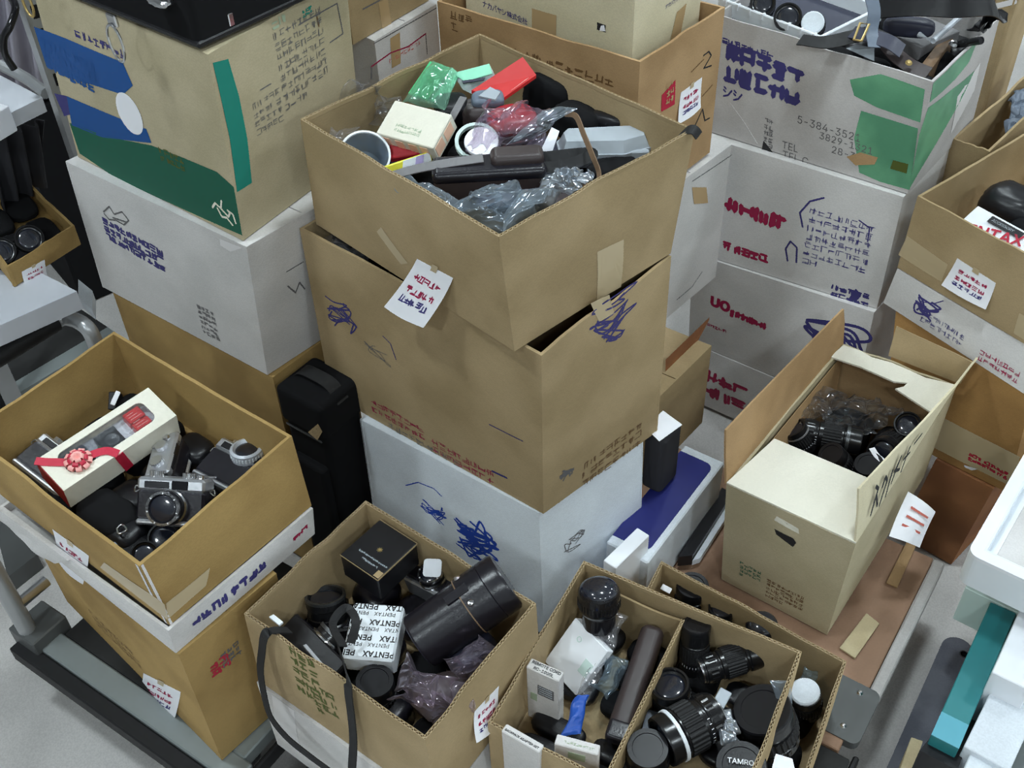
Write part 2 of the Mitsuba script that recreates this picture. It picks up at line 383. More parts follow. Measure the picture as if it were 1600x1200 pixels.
carton('J', F=(-0.5245,0.9602,0.5900), R=(-0.3948,1.1084,0.5900), bF=(-0.5456,0.9982,0.2020), bL=(-0.9237,1.3624,0.2020))
carton('D', L=(-0.4341,1.0264,0.5900), F=(-0.1421,0.7981,0.5900), R=(0.0245,1.0242,0.5900), B=(-0.2595,1.2531,0.5900), bF=(-0.1365,0.7921,0.4070), bL=(-0.4414,1.0240,0.4070))
carton('E', L=(-0.4496,1.0256,0.4050), F=(-0.1394,0.7851,0.4050), R=(0.0213,1.0095,0.4050), zb=0.202)
carton('F', L=(-0.0573,0.8737,0.5000), R=(0.4437,0.9771,0.5000), B=(0.1116,1.1753,0.5000), zb=0.362)
carton('G', L=(0.0604,0.9101,0.3550), B=(0.2683,1.2818,0.3550), R=(0.5591,1.0488,0.3550), zb=0.204)
_g = CART['G']; _g['t'][1] = _g['t'][0] + _g['t'][2] - _g['t'][3]; _g['b'][1] = _g['b'][0] + _g['b'][2] - _g['b'][3]
carton('L1', L=(-0.8014,1.8721,1.2700), F=(-0.4404,1.5643,1.2700), R=(-0.2563,1.8462,1.2700), bF=(-0.4526,1.5606,0.9320), bL=(-0.8188,1.8656,0.9320))
carton('L2', L=(-0.8409,1.8540,0.9300), F=(-0.4449,1.5439,0.9300), R=(-0.2680,1.7347,0.9300), bF=(-0.4734,1.5826,0.6020), bL=(-0.8714,1.8900,0.6020))
carton('L3', L=(-0.8458,1.8730,0.6000), F=(-0.4630,1.5768,0.6000), R=(-0.3353,1.7355,0.6000), zb=0.01)
carton('M0', L=(-0.0622,2.1245,1.1200), F=(0.2372,1.8216,1.1200), R=(0.3884,2.0181,1.1200), zb=0.99)
for _s in 'tb': CART['M0'][_s][3][:2] = (0.078, 2.270)
for _c in CART['M0']['t']: _c[2] = 1.40
carton('M1', L=(-0.1172,2.0806,1.1200), F=(0.2471,1.7882,1.1200), R=(0.4335,2.0022,1.1200), zb=0.806)
carton('M2', L=(0.0867,2.0257,0.8000), F=(0.2875,1.8226,0.8000), R=(0.4867,2.0402,0.8000), zb=0.45)
carton('M3', F=(-0.2471,2.0668,1.0500), R=(-0.1275,2.2332,1.0500), L=(-0.5544,2.3608,1.0500), zb=0.6)
carton('M4', F=(-0.2875,2.0489,1.0520), R=(-0.1388,2.2556,1.0520), L=(-0.5479,2.3211,1.0520), zb=0.9)
for _i in range(4): CART['M4']['b'][_i] = CART['M4']['t'][_i].copy(); CART['M4']['t'][_i] = CART['M4']['t'][_i] + (0, 0, 0.32)
carton('M5', L=(0.0022,1.7893,0.4400), F=(0.2595,1.5943,0.4400), R=(0.4408,1.8060,0.4400), zb=0.204)
carton('N1', L=(0.4631,2.2260,1.0070), F=(0.8207,1.8888,1.0070), R=(1.0418,2.1537,1.0070), bF=(0.8229,1.8818,0.7630), bL=(0.4648,2.1618,0.7630))
carton('N2', L=(0.4432,2.1500,0.7610), F=(0.8131,1.8736,0.7610), R=(1.0032,2.1012,0.7610), bF=(0.8129,1.8679,0.4760), bL=(0.4433,2.1057,0.4760))
carton('N3', L=(0.4401,2.1035,0.4740), F=(0.8048,1.8574,0.4740), R=(0.9896,2.0617,0.4740), bF=(0.8005,1.8332,0.2000), bL=(0.4537,2.1072,0.2000))
carton('N4', L=(0.4592,2.0992,0.1980), F=(0.7924,1.8357,0.1980), R=(0.9545,2.0102,0.1980), zb=0.01)
carton('O1', L=(0.8229,1.8324,0.7900), F=(1.0059,1.5570,0.7900), B=(1.1956,2.1126,0.7900), bL=(0.8166,1.8267,0.6180), bF=(1.0112,1.5325,0.6180))
carton('O2', L=(0.8165,1.8250,0.6160), F=(1.0127,1.5347,0.6160), B=(1.1832,2.0946,0.6160), bL=(0.8041,1.8229,0.5280), bF=(0.9984,1.5193,0.5280))
carton('O3', L=(0.8242,1.7955,0.5260), F=(1.0068,1.5136,0.5260), B=(1.2005,2.0713,0.5260), bL=(0.8285,1.7108,0.2520), bF=(1.0352,1.5118,0.2520))
carton('P', L=(0.9174,1.6169,0.2500), F=(1.0110,1.5258,0.2500), R=(1.1957,1.6925,0.2500), bF=(0.9788,1.5188,0.0050))
carton('O4', L=(0.9659,2.0564,0.7850), F=(1.0246,1.9961,0.7850), B=(1.3196,2.4255,0.7850), zb=0.60)
carton('O5', L=(0.9912,2.6014,0.9800), F=(1.1498,2.3244,0.9800), R=(1.3189,2.5757,0.9800), zb=0.01)
carton('Q', L=(0.3941,1.3680,0.4750), F=(0.5965,1.2139,0.4750), R=(0.9062,1.6119,0.4750), B=(0.7110,1.7549,0.4750), bF=(0.5898,1.2105,0.2040), bL=(0.4093,1.3529,0.2040))
carton('S', L=(-1.1587,1.9923,0.7400), F=(-0.9957,1.7798,0.7400), R=(-0.8990,1.9214,0.7400), B=(-1.0861,2.1466,0.7400), zb=0.692)
#CARTONS_END

BULGE = {}
def surf(k, fc, u, v, lift=0.0):
    """points on a carton's face, with the slight swell of the board"""
    q = FACE(k, fc); S = quad(*q); u, v = np.asarray(u, float), np.asarray(v, float)
    a, w = BULGE.get(k, (0.004, 0.0))
    e = np.sin(np.pi * np.clip(u, 0, 1)) * np.sin(np.pi * np.clip(v, 0, 1))
    sd = sum(map(ord, k + fc))
    h = a * e * (0.5 + meshkit.noise(np.stack([u * 3, v * 2.2, 0 * u + sd], -1), sd)) + w * np.sin(np.pi * np.clip(u, 0, 1)) * v ** 3 * (meshkit.noise(np.stack([u * 6, 0 * u, 0 * u + sd], -1), sd) - 0.5)
    dz = w * 0.7 * np.sin(np.pi * np.clip(u, 0, 1)) * np.clip(v, 0, 1) ** 6 * (meshkit.noise(np.stack([u * 9, 0 * u + 3, 0 * u + sd], -1), sd + 1) - 0.5)
    return S(u, v) + S.n * (h + lift)[..., None] + np.stack([0 * dz, 0 * dz, dz], -1)

TH = 0.0055
def panel(k, fc, v0=0.0, v1=1.0, th=TH, nu=22, nv=8):
    q = quad(*FACE(k, fc)); n = q.n
    return slab_sheet(lambda u, v: surf(k, fc, u, v0 + (v1 - v0) * v), nu, nv, th)

def rim(k, fc, pitch=0.0085):
    """the bare corrugated edge of a wall: two thin liners with the fluted core between them"""
    S = quad(*FACE(k, fc)); n = S.n; w = S.w; hgt = 0.007
    nu = max(4, int(w / pitch)) * 8
    u = np.linspace(0.002, 0.998, nu + 1); top = surf(k, fc, u, 0 * u + 1); out = []
    for a, b in ((0.0, 0.0009), (TH - 0.0009, TH)):
        us = slice(None, None, 8); P = top[us]
        V_ = np.vstack([P - n * a, P - n * b, P - n * a + (0, 0, hgt), P - n * b + (0, 0, hgt)]); m = len(P); f = []
        for i in range(m - 1): f += [(i, i + 1, 2 * m + i + 1, 2 * m + i), (m + i + 1, m + i, 3 * m + i, 3 * m + i + 1), (2 * m + i, 2 * m + i + 1, 3 * m + i + 1, 3 * m + i)]
        f += [(0, 2 * m, 3 * m, m), (m - 1, 2 * m - 1, 4 * m - 1, 3 * m - 1)]
        out.append(tm((V_, np.array(f))))
    off = TH / 2 + (TH / 2 - 0.0012) * np.sin(2 * np.pi * u * w / pitch)
    P = top - n * off[:, None]; V_ = np.vstack([P - n * 0.0004, P + n * 0.0004, P - n * 0.0004 + (0, 0, hgt - 0.0004), P + n * 0.0004 + (0, 0, hgt - 0.0004)]); m = len(P); i = np.arange(m - 1)
    f = np.vstack([np.stack([i, i + 1, 2 * m + i + 1, 2 * m + i], -1), np.stack([m + i + 1, m + i, 3 * m + i, 3 * m + i + 1], -1), np.stack([2 * m + i, 2 * m + i + 1, 3 * m + i + 1, 3 * m + i], -1)])
    return out, tm((V_, f))

def build_carton(k, label, m, inner=None, open_=True, group=None, flutes=False, bulge=0.005, wave=0.006, floor=True, faces='lrpq'):
    BULGE[k] = (bulge, wave if open_ else 0.0)
    t = thing('cardboard_carton', label, 'box', group)
    CART[k]['key'] = t
    for fc in faces:
        p = part(t, 'side_panel', panel(k, fc), m, smooth=40)
        if flutes:
            liner, core = rim(k, fc)
            part(p, 'rim_liner', liner, m); part(p, 'fluted_core', core, 'flute')
    b = CART[k]['b']; tp = CART[k]['t']
    ins = lambda c, d: [x + unit(np.mean(c, 0) - x) * d for x in c]
    if floor:
        q = ins(b, 0.004); q = [x + (0, 0, 0.001) for x in q]
        part(t, 'bottom_panel', slab_sheet(quad(q[0], q[1], q[2], q[3]), 2, 2, -0.004 if quad(q[0], q[1], q[2], q[3]).n[2] < 0 else 0.004) if False else _plate(q, 0.004), inner or m)
    if not open_:
        q = ins(tp, 0.003); c = [(q[0] + q[3]) / 2, (q[1] + q[2]) / 2]
        g = 0.0012 * unit(q[1] - q[2])
        part(t, 'top_flap', _plate([q[0], q[1], c[1] + g, c[0] + g], 0.004, -1), m)
        part(t, 'top_flap', _plate([c[0] - g, c[1] - g, q[2], q[3]], 0.004, -1), m)
    return t

def _plate(q, th, s=1):
    q = [A_(x) for x in q]; P = np.array(q + [x + (0, 0, s * th) for x in q])
    m = trimesh.Trimesh(P, [(0, 1, 2), (0, 2, 3), (4, 6, 5), (4, 7, 6), (0, 4, 5), (0, 5, 1), (1, 5, 6), (1, 6, 2), (2, 6, 7), (2, 7, 3), (3, 7, 4), (3, 4, 0)], process=False)
    if m.volume < 0: m.invert()
    return m

def decal(k, fc, shape, m, name='print', lift=0.0007, label=None, th=0.0005, seg=0.03, parent=None):
    """flat print or paper on a carton's face: shape is a polygon in metres from the face's lower left corner, or a list of (u, v)"""
    S = quad(*FACE(k, fc))
    if not hasattr(shape, 'geom_type'): shape = Polygon([(u * S.w, v * S.h) for u, v in shape]).buffer(0)
    out = []
    for g in getattr(shape, 'geoms', [shape]):
        if g.area < 1e-8: continue
        g = shapely.segmentize(g, seg)
        v, f = trimesh.creation.triangulate_polygon(g, engine='earcut')
        v, f = np.asarray(v), np.asarray(f)
        if g.area > 4e-4:
            for _ in range(4):
                e = np.linalg.norm(v[f] - v[np.roll(f, 1, 1)], axis=2).max()
                if e < 0.06: break
                v, f = trimesh.remesh.subdivide(v, f)
        P = surf(k, fc, v[:, 0] / S.w, v[:, 1] / S.h, lift)
        tri = tm((P, f))
        if (tri.face_normals @ S.n).sum() < 0: f = f[:, ::-1]
        out.append(tm((P, f)))
    return part(parent or CART[k]['key'], name, out, m, label=label)

def place(k, fc, shape, at, width=None, angle=0.0):
    """a flat polygon shape put on a face with its lower left corner at (u, v), scaled to a width given in u"""
    S = quad(*FACE(k, fc)); x0, y0, x1, y1 = shape.bounds
    s = 1.0 if width is None else width * S.w / (x1 - x0)
    g = shapely.affinity.translate(shape, -x0, -y0); g = shapely.affinity.scale(g, s, s, origin=(0, 0))
    if angle: g = shapely.affinity.rotate(g, angle, origin=(0, 0))
    return shapely.affinity.translate(g, at[0] * S.w, at[1] * S.h)

def text2d(text, h, bold=False):
    """lettering as a flat polygon"""
    from PIL import Image
    m = meshkit.text_mesh(text, h, 0.001, bold)
    top = m.faces[m.face_normals[:, 2] > 0.9]
    return unary_union([Polygon(m.vertices[f][:, :2]) for f in top]).buffer(1e-6).simplify(h * 0.004)

def tag(k, fc, uv, curl=0.012, rng=0, label='white paper price tag', inks=True, lean=0.0):
    """a paper tag taped to a carton: its corners in (u, v), hanging from the top edge, its foot curling off the board"""
    P = [surf(k, fc, np.array(u), np.array(v), 0.001) for u, v in uv]      # bl, br, tr, tl
    n = quad(*FACE(k, fc)).n; S = quad(*P)
    sh = lambda u, v: S(u, v) + n * (curl * (1 - v) ** 2 + lean * (1 - v) + 0.004 * np.sin(np.pi * u) * (1 - v))[..., None]
    t = part(CART[k]['key'], 'paper_tag', slab_sheet(sh, 10, 10, 0.0004), 'paper', smooth=40, label=label)
    w = 0.16
    ts = lambda u, v: S(0.5 - w / 2 + w * u, 0.9 + 0.18 * v) + n * (0.0012 + curl * 0.01)
    part(t, 'tape', slab_sheet(ts, 2, 2, 0.0004), 'tape_clear')
    if inks:
        r = np.random.RandomState(rng)
        for row, col in ((0.62, 'ink_crimson'), (0.38, 'ink_crimson'), (0.2, 'ink_navy')):
            g = marks(r, 5, 0.1, 0.2, 5); x0, y0, x1, y1 = g.bounds
            out = []
            for s in getattr(g, 'geoms', [g]):
                v, f = trimesh.creation.triangulate_polygon(s, engine='earcut'); v = np.asarray(v)
                out.append(tm((sh(0.15 + 0.7 * (v[:, 0] - x0) / (x1 - x0), row + 0.14 * (v[:, 1] - y0) / (y1 - y0)) + n * 0.0006, np.asarray(f))))
            part(t, 'written_line', out, col)
    return t

def ink_patch(k, fc, centre, size, m, seed, n=26, cell=0.02, cols=7, w=0.16, name='print'):
    """a block of small worn print around (u, v) of a face"""
    r = np.random.RandomState(seed); g = marks(r, n, cell, w, cols)
    return decal(k, fc, place(k, fc, g, (centre[0] - size / 2, centre[1]), size), m, name)

# ------------------------------------------------------------------ the room
struct('floor', bx(-5, -3, -0.1, 5, 8, 0), 'floor')
struct('ceiling', bx(-5, -3, CEIL, 5, 8, CEIL + 0.1), 'ceiling')
struct('wall_back', bx(-5, 8, 0, 5, 8.1, CEIL), 'wall')
struct('wall_front', bx(-5, -3.1, 0, 5, -3, CEIL), 'wall')
struct('wall_left', bx(-5.1, -3, 0, -5, 8, CEIL), 'wall')
struct('wall_right', bx(5, -3, 0, 5.1, 8, CEIL), 'wall')
for _x, _y in LAMPS:
    _t = thing('ceiling_lamp', 'round white high bay lamp under the ceiling', 'lamp', 'ceiling lamps')
    _f = Frame((_x, _y, CEIL - 0.34), (1, 0, 0), (0, 1, 0))
    part(_t, 'reflector', _f.go(lathe([(0.05, 0.2), (0.09, 0.2), (LAMP_R + 0.03, 0.0), (LAMP_R + 0.015, 0.0), (0.07, 0.18), (0.05, 0.18)], 32)), 'silver', smooth=30)
    part(_t, 'stem', _f.go(lathe([(0.0, 0.18), (0.05, 0.18), (0.05, 0.34), (0.0, 0.34)], 20)), 'steel_grey', smooth=30)
    _k = key_for('diffuser', _t)
    _d = _f.go(lathe([(0.0, 0.012), (LAMP_R, 0.012)], 32)); 
    if _d.face_normals[:, 2].mean() > 0: _d.invert()
    scene[_k] = ply(_d, M['white_plastic'], emitter={'type': 'area', 'radiance': {'type': 'rgb', 'value': [LAMP_POWER * c for c in LAMP_COLOR]}})

# ------------------------------------------------------------------ the cartons
build_carton('A', 'large open brown carton heaped with pouches and plastic bags, topmost of the middle stack', 'kraft', flutes=True)
build_carton('B', 'brown carton with pen marks directly under the open carton of pouches', 'kraft', wave=0.012)
build_carton('C', 'white carton with blue print at the bottom of the middle stack', 'blue_white', inner='white_board', open_=False)
build_carton('H', 'open orange-brown carton holding a ribboned gift box and silver cameras', 'kraft_warm')
build_carton('I', 'shallow white carton with torn flap squeezed under the carton of silver cameras', 'white_board', inner='white_board', wave=0.0)
build_carton('J', 'plain brown carton standing on the dark cart at lower left', 'kraft_warm', open_=False)
build_carton('D', 'open brown carton with a black lens case and a printed wrapped packet', 'kraft', flutes=True)
build_carton('E', 'low white carton under the carton with the black lens case', 'white_board', open_=False)
build_carton('F', 'open brown carton split by a card tray, full of lenses', 'kraft', flutes=True, wave=0.004)
build_carton('G', 'brown carton of lenses half hidden behind the divided carton with the card tray', 'kraft', flutes=True)
build_carton('L1', 'cream carton with blue and green print under the black case at upper left', 'cream', open_=False)
build_carton('L2', 'white carton with violet print under the blue and green printed carton', 'white_board', open_=False)
build_carton('L3', 'brown carton in shadow at the bottom of the upper left stack', 'kraft_warm', open_=False)
build_carton('M1', 'orange-brown carton with a red stamp behind the heaped carton', 'kraft_orange')
build_carton('M0', 'cream carton with a company name and a punched hole, standing inside the orange-brown carton', 'cream_pale', open_=False)
build_carton('M2', 'tall white carton under the orange-brown carton with the red stamp', 'white_board', open_=False)
build_carton('M3', 'white lidded carton with a red drawn line behind the blue and green printed carton', 'white_board', open_=False)
build_carton('M4', 'brown taped carton at the top edge behind the black case', 'kraft', open_=False)
build_carton('M5', 'brown carton low in the shadow behind the middle stack', 'kraft', open_=False)
build_carton('N1', 'grey-white carton with green tape on its corner, heaped with cameras and straps', 'grey_board', wave=0.008)
build_carton('N2', 'white carton with red letters and blue line drawing under the green taped carton', 'white_board', open_=False)
build_carton('N3', 'white carton with red letters, third from the top of the green taped stack', 'white_board', open_=False)
build_carton('N4', 'shaded white carton at the bottom of the green taped stack', 'white_board', open_=False)
build_carton('O1', 'open tan carton at right edge with a white printed box inside', 'kraft', inner='kraft_orange')
build_carton('O2', 'white carton with violet sketch and pink print under the tan carton at right edge', 'white_board', open_=False)
build_carton('O3', 'brown carton with a red printed line on its taped foot, at right edge', 'kraft_rust', open_=False)
build_carton('P', 'dark red-brown carton standing on the floor at right', 'kraft_red', open_=False)
build_carton('O4', 'open brown carton in shade at right edge behind the tan carton', 'kraft')
build_carton('O5', 'tall brown carton at top right behind the green taped carton', 'kraft', open_=False)
build_carton('Q', 'cream carton with raised brown flaps and an open top full of black lenses', 'cream', inner='kraft')

ORD = ['first', 'second', 'third', 'fourth', 'fifth', 'sixth']
def fill(k, label, group, nx, ny, zc, hz, mats, seed=0, u=(0, 1), v=(0, 1), top=False):
    """a layer of soft pouches side by side inside a carton (u: left to front, v: left to back)"""
    r = np.random.RandomState(seed); t, b = CART[k]['t'], CART[k]['b']
    w = (zc - b[0][2]) / max(t[0][2] - b[0][2], 1e-6)
    L, F, R, B = [b[i] * (1 - w) + t[i] * w for i in range(4)]
    m = 0.016; S = quad(L, F, R, B); du, dv = m / S.w, m / S.h
    u = (max(u[0], du), min(u[1], 1 - du)); v = (max(v[0], dv), min(v[1], 1 - dv))
    for i in range(nx):
        for j in range(ny):
            c = S(np.array(u[0] + (u[1] - u[0]) * (i + .5) / nx), np.array(v[0] + (v[1] - v[0]) * (j + .5) / ny)); c[2] = zc + .006 * (r.rand() - .5)
            sx, sy = (u[1] - u[0]) * S.w / nx, (v[1] - v[0]) * S.h / ny
            pouch('%s, %s from left in %s row' % (label, ORD[i], ORD[j]), c, F - L, B - L, (.46 * sx * (.9 + .1 * r.rand()), .46 * sy * (.9 + .1 * r.rand()), hz * (.85 + .15 * r.rand())), mats[r.randint(len(mats))], seed * 50 + i * ny + j, .05, group=group)

# ------------------------------------------------------------------ carton flaps, tapes, tags and prints
K = lambda k: CART[k]['key']
def flap(k, q, m, name='flap', th=0.004, wave=0.006, seed=0, label=None, nu=18, nv=8):
    S = quad(*q); n = S.n
    return part(K(k), name, slab_sheet(lambda u, v: S(u, v) + n * (wave * v * (meshkit.noise(np.stack([u * 4, v * 2, 0 * u + seed], -1), seed) - 0.5))[..., None], nu, nv, th), m, smooth=40, label=label)

def poly_sheet(pts, th=0.004):
    """a flat piece of board through 3-D points (its outline), th thick downwards"""
    P = A_(pts); c = P.mean(0); n = unit(np.linalg.svd(P - c)[2][2]); n = n if n[2] > 0 else -n
    f = Frame(c, unit(P[1] - P[0]), z=n); uv = [((p - c) @ f.x, (p - c) @ f.y) for p in P]
    return f.go(prism(Polygon(uv).buffer(0), th, -th))

qt = CART['Q']['t']
up = lambda p, d: A_(p) + (0, 0, d)
flap('Q', [qt[0], qt[3], (0.6954,1.7510,0.5730), (0.3867,1.4037,0.5820)], 'kraft_orange', seed=3, label='tall brown flap standing up')
flap('Q', [qt[1], qt[2], (0.9226,1.5935,0.5630), (0.5958,1.2501,0.5780)], 'cream_pale', seed=5, label='cream flap with handwriting')
part(K('Q'), 'flap', poly_sheet([up(qt[0], .004), up(qt[1], .004), (0.6607,1.3604,0.4820), (0.5050,1.4747,0.4820)]), 'ivory', label='ivory flap folded flat inwards')
part(K('Q'), 'flap', poly_sheet([(0.7081,1.7461,0.4790), (0.7395,1.7254,0.4790), (0.7566,1.7038,0.4790), (0.7917,1.6854,0.4790), (0.8215,1.6595,0.4790), (0.8482,1.6343,0.4790), (0.9019,1.6097,0.4790), (0.8312,1.5293,0.4790), (0.7781,1.6053,0.4790), (0.7964,1.6101,0.4790), (0.8075,1.6210,0.4790), (0.7816,1.6264,0.4790), (0.7262,1.6752,0.4790), (0.6710,1.7109,0.4790)]), 'ivory', label='ivory flap with a torn edge')
flap('Q', [(0.7968,1.7159,0.4700), (0.9169,1.6206,0.4700), (0.9291,1.6172,0.5300), (0.8074,1.7401,0.5300)], 'kraft', seed=8, wave=0.012, label='brown flap with ragged top')

# prints on the cream carton with blue and green print
decal('L1', 'l', [(-0.065,0.743), (0.156,0.761), (0.332,0.765), (0.505,0.771), (0.536,0.662), (0.458,0.581), (0.275,0.555), (0.115,0.526), (-0.051,0.526)], 'ink_blue', label='blue printed block')
decal('L1', 'l', [(-0.049,0.370), (0.043,0.393), (0.045,0.288), (-0.019,0.245)], 'ink_navy')
decal('L1', 'l', [(0.043,0.393), (0.235,0.408), (0.556,0.433), (0.569,0.359), (0.228,0.232), (0.021,0.208)], 'ink_blue', label='blue printed bar')
decal('L1', 'l', [(0.007,0.217), (0.253,0.251), (0.566,0.343), (0.751,0.358), (0.926,0.364), (1.006,0.318), (1.002,0.034), (0.830,0.020), (0.489,-0.001), (0.246,-0.012), (0.022,0.033)], 'ink_green', label='dark green printed band')
decal('L1', 'l', [((0.471,0.481)[0] + 0.075 * math.cos(a), (0.471,0.481)[1] + 0.115 * math.sin(a)) for a in np.arange(24) * np.pi / 12], 'paper', lift=0.0012, label='white printed disc')
_r = np.random.RandomState(2)
decal('L1', 'l', place('L1', 'l', marks(_r, 26, 0.01, .3, 9), ((-0.062,0.750)[0] + .01, (-0.051,0.526)[1] - .02), 0.36), 'ink_blue', lift=0.0012)
decal('L1', 'l', place('L1', 'l', strokes([[(0, .3), (.2, .6), (.5, .5), (.6, .9)], [(.5, .5), (.9, .3), (1, .5)], [(.3, .4), (.5, .1), (.8, .2), (1.1, 0)], [(.9, .6), (1.2, .55), (1.3, .2)]], .1), (0.852,0.082), 0.13, -6), 'ivory', lift=0.0014, label='cream line drawing')
decal('L1', 'l', place('L1', 'l', marks(_r, 10, 0.01, .2, 5), (0.606,0.274), 0.14), 'ink_olive', lift=0.0013)
decal('L1', 'l', place('L1', 'l', marks(_r, 8, 0.012, .14, 8), (0.225,0.792), 0.3), 'ink_navy')
decal('L1', 'r', [(0.017,0.953), (0.113,0.931), (0.136,0.736), (0.139,0.516), (0.121,0.275), (0.018,0.277), (0.033,0.568), (0.026,0.786)], 'ink_teal', label='worn teal stripe')
def line(k, fc, uvs, w, m, name='printed_line'):
    S = quad(*FACE(k, fc)); return decal(k, fc, LineString([(u * S.w, v * S.h) for u, v in uvs]).buffer(w / 2, 2), m, name)
line('L1', 'r', [(0.609,0.900), (0.910,0.892), (0.931,0.725), (0.819,0.723)], .0022, 'ink_grey')
line('L1', 'r', [(0.745,0.886), (0.751,0.837)], .003, 'ink_brown')
line('L1', 'r', [(0.275,0.706), (0.350,0.706)], .002, 'ink_grey')
ink_patch('L1', 'r', (0.681,0.917), 0.075, 'ink_teal', 5, 8, cols=4, w=.3)
ink_patch('L1', 'r', (0.503,0.942), 0.16, 'ink_lightgreen', 6, 8, cols=3)
ink_patch('L1', 'r', (0.598,0.525), 0.36, 'ink_grey', 7, 60, cols=8, w=.08)
ink_patch('L1', 'r', (0.303,0.488), 0.2, 'ink_grey', 17, 20, cols=5, w=.08)

# white carton with violet print
line('L2', 'l', [(0.178,0.737), (0.227,0.805), (0.248,0.761), (0.305,0.814), (0.337,0.772), (0.300,0.715), (0.251,0.719), (0.203,0.695), (0.179,0.723)], .0035, 'ink_grey')
line('L2', 'l', [(0.234,0.728), (0.321,0.748)], .004, 'ink_grey')
decal('L2', 'l', place('L2', 'l', marks(np.random.RandomState(3), 30, .012, .3, 10), (0.148,0.511), 0.36, -3), 'ink_navy', label='violet printed lettering')
decal('L2', 'l', place('L2', 'l', marks(np.random.RandomState(4), 24, .01, .18, 4), (0.650,0.083), 0.1), 'ink_grey', label='small grey printed block')
line('L2', 'r', [(0.278,0.584), (0.336,0.504), (0.381,0.561), (0.419,0.491)], .003, 'ink_grey')
line('L2', 'r', [(0.282,0.688), (0.435,0.690)], .002, 'ink_grey')
decal('L2', 'l', [(0.864,0.969), (0.977,0.980), (0.911,0.910), (0.861,0.922)], 'tape_white', name='tape')

# heaped carton and the one under it
decal('A', 'r', [(0.476,0.464), (0.635,0.434), (0.659,-0.019), (0.500,-0.008)], 'tape_clear', name='tape')
tag('A', 'l', [(0.465,-0.171), (0.666,-0.110), (0.760,0.397), (0.588,0.369)], curl=0.03, rng=1, label='curling white paper tag', lean=0.012)
decal('A', 'l', [(0.383,0.386), (0.415,0.472), (0.530,0.249), (0.487,0.184)], 'tape_clear', name='tape')
def scrawl(k, fc, at, width, m, seed, n=5, w=.05, turns=7):
    """loops of pen"""
    r = np.random.RandomState(seed); out = []
    for i in range(n):
        p = r.rand(turns, 2) * (1.0, .5) + (0, .1 * i); out.append(catmull(np.c_[p, np.zeros(len(p))], 6)[:, :2])
    return decal(k, fc, place(k, fc, strokes(out, w), at, width), m, 'pen_scribble')
scrawl('B', 'l', (0.071,0.514), 0.15, 'ink_navy', 11, 5, .035)
scrawl('B', 'l', (0.245,0.452), 0.12, 'ink_grey', 12, 2, .02)
line('B', 'l', [(0.344,0.626), (0.377,0.606), (0.395,0.525)], .002, 'ink_navy')
ink_patch('B', 'l', (0.352,0.055), 0.26, 'ink_crimson', 13, 16, cols=8, w=.1)
ink_patch('B', 'l', (0.650,0.005), 0.28, 'ink_crimson', 14, 16, cols=8, w=.1)
ink_patch('B', 'l', (0.467,-0.059), 0.34, 'ink_grey', 15, 20, cols=10, w=.09)
line('B', 'l', [(0.791,0.431), (0.873,0.434), (0.924,0.436)], .002, 'ink_navy')
line('B', 'l', [(0.788,0.110), (0.848,0.119)], .005, 'ink_navy')
scrawl('B', 'r', (0.356,0.783), 0.36, 'ink_navy', 16, 5, .03)
ink_patch('B', 'r', (0.580,-0.013), 0.52, 'ink_brown', 17, 24, cols=8, w=.1)
scrawl('B', 'r', (0.126,0.136), 0.12, 'ink_grey', 18, 4, .08)
decal('B', 'r', [(0.368,1.062), (0.487,1.057), (0.533,0.941), (0.422,0.944)], 'tape_clear', name='tape')
scrawl('C', 'l', (0.529,0.332), 0.25, 'ink_cobalt', 19, 7, .05)
scrawl('C', 'l', (0.328,0.485), 0.16, 'ink_cobalt', 20, 4, .03)
line('C', 'l', [(0.251,0.655), (0.331,0.740), (0.426,0.760), (0.468,0.730)], .002, 'ink_cobalt')
line('C', 'l', [(0.532,0.390), (0.602,0.371), (0.693,0.371), (0.626,0.348)], .004, 'ink_cobalt')
scrawl('C', 'r', (0.208,0.544), 0.2, 'ink_grey', 21, 3, .03)

# orange-brown carton and the cream one in it
ink_patch('M1', 'l', (0.127,0.839), 0.12, 'ink_brown', 22, 4, cols=3, w=.14)
ink_patch('M1', 'l', (0.678,0.785), 0.42, 'ink_brown', 23, 9, cols=9, w=.16)
ink_patch('M1', 'l', (0.323,0.806), 0.2, 'ink_brown', 24, 5, cols=5, w=.14)
decal('M1', 'r', [(0.264,0.700), (0.425,0.739), (0.432,0.577), (0.270,0.589)], 'ink_red', label='square red stamp')
decal('M1', 'r', place('M1', 'r', marks(np.random.RandomState(25), 6, .01, .2, 2), (0.313,0.611), 0.1), 'kraft_orange', lift=.0013)
line('M1', 'r', [(0.614,0.719), (0.768,0.747)], .002, 'ink_brown')
line('M1', 'r', [(0.763,0.774), (0.827,0.777), (0.867,0.738), (0.779,0.685), (0.881,0.665)], .003, 'ink_black')
line('M1', 'r', [(0.703,0.280), (0.816,0.393), (0.869,0.290), (0.939,0.281)], .003, 'ink_black')
line('M1', 'r', [(0.790,0.491), (0.926,0.519)], .002, 'ink_brown')
tag('M1', 'r', [(0.460,0.436), (0.750,0.436), (0.765,0.631), (0.503,0.626)], curl=0.006, rng=2, label='white tag with red writing')
decal('M0', 'l', place('M0', 'l', lettering('ナカバヤシ株式会社', 0.02), (0.115,0.274), 0.29, -1), 'ink_navy', 'printed_name', label='navy printed company name')
decal('M0', 'l', [(0.431,0.235), (0.578,0.244), (0.582,0.370), (0.437,0.361)], 'tape_tan', name='tape')
decal('M0', 'l', [((0.833,0.388)[0] + .022 * (1 + .5 * (i % 2)) * math.cos(i * .785), (0.833,0.388)[1] + .016 * (1 + .5 * (i % 2)) * math.sin(i * .785)) for i in range(8)], 'ink_black', name='punched_hole')
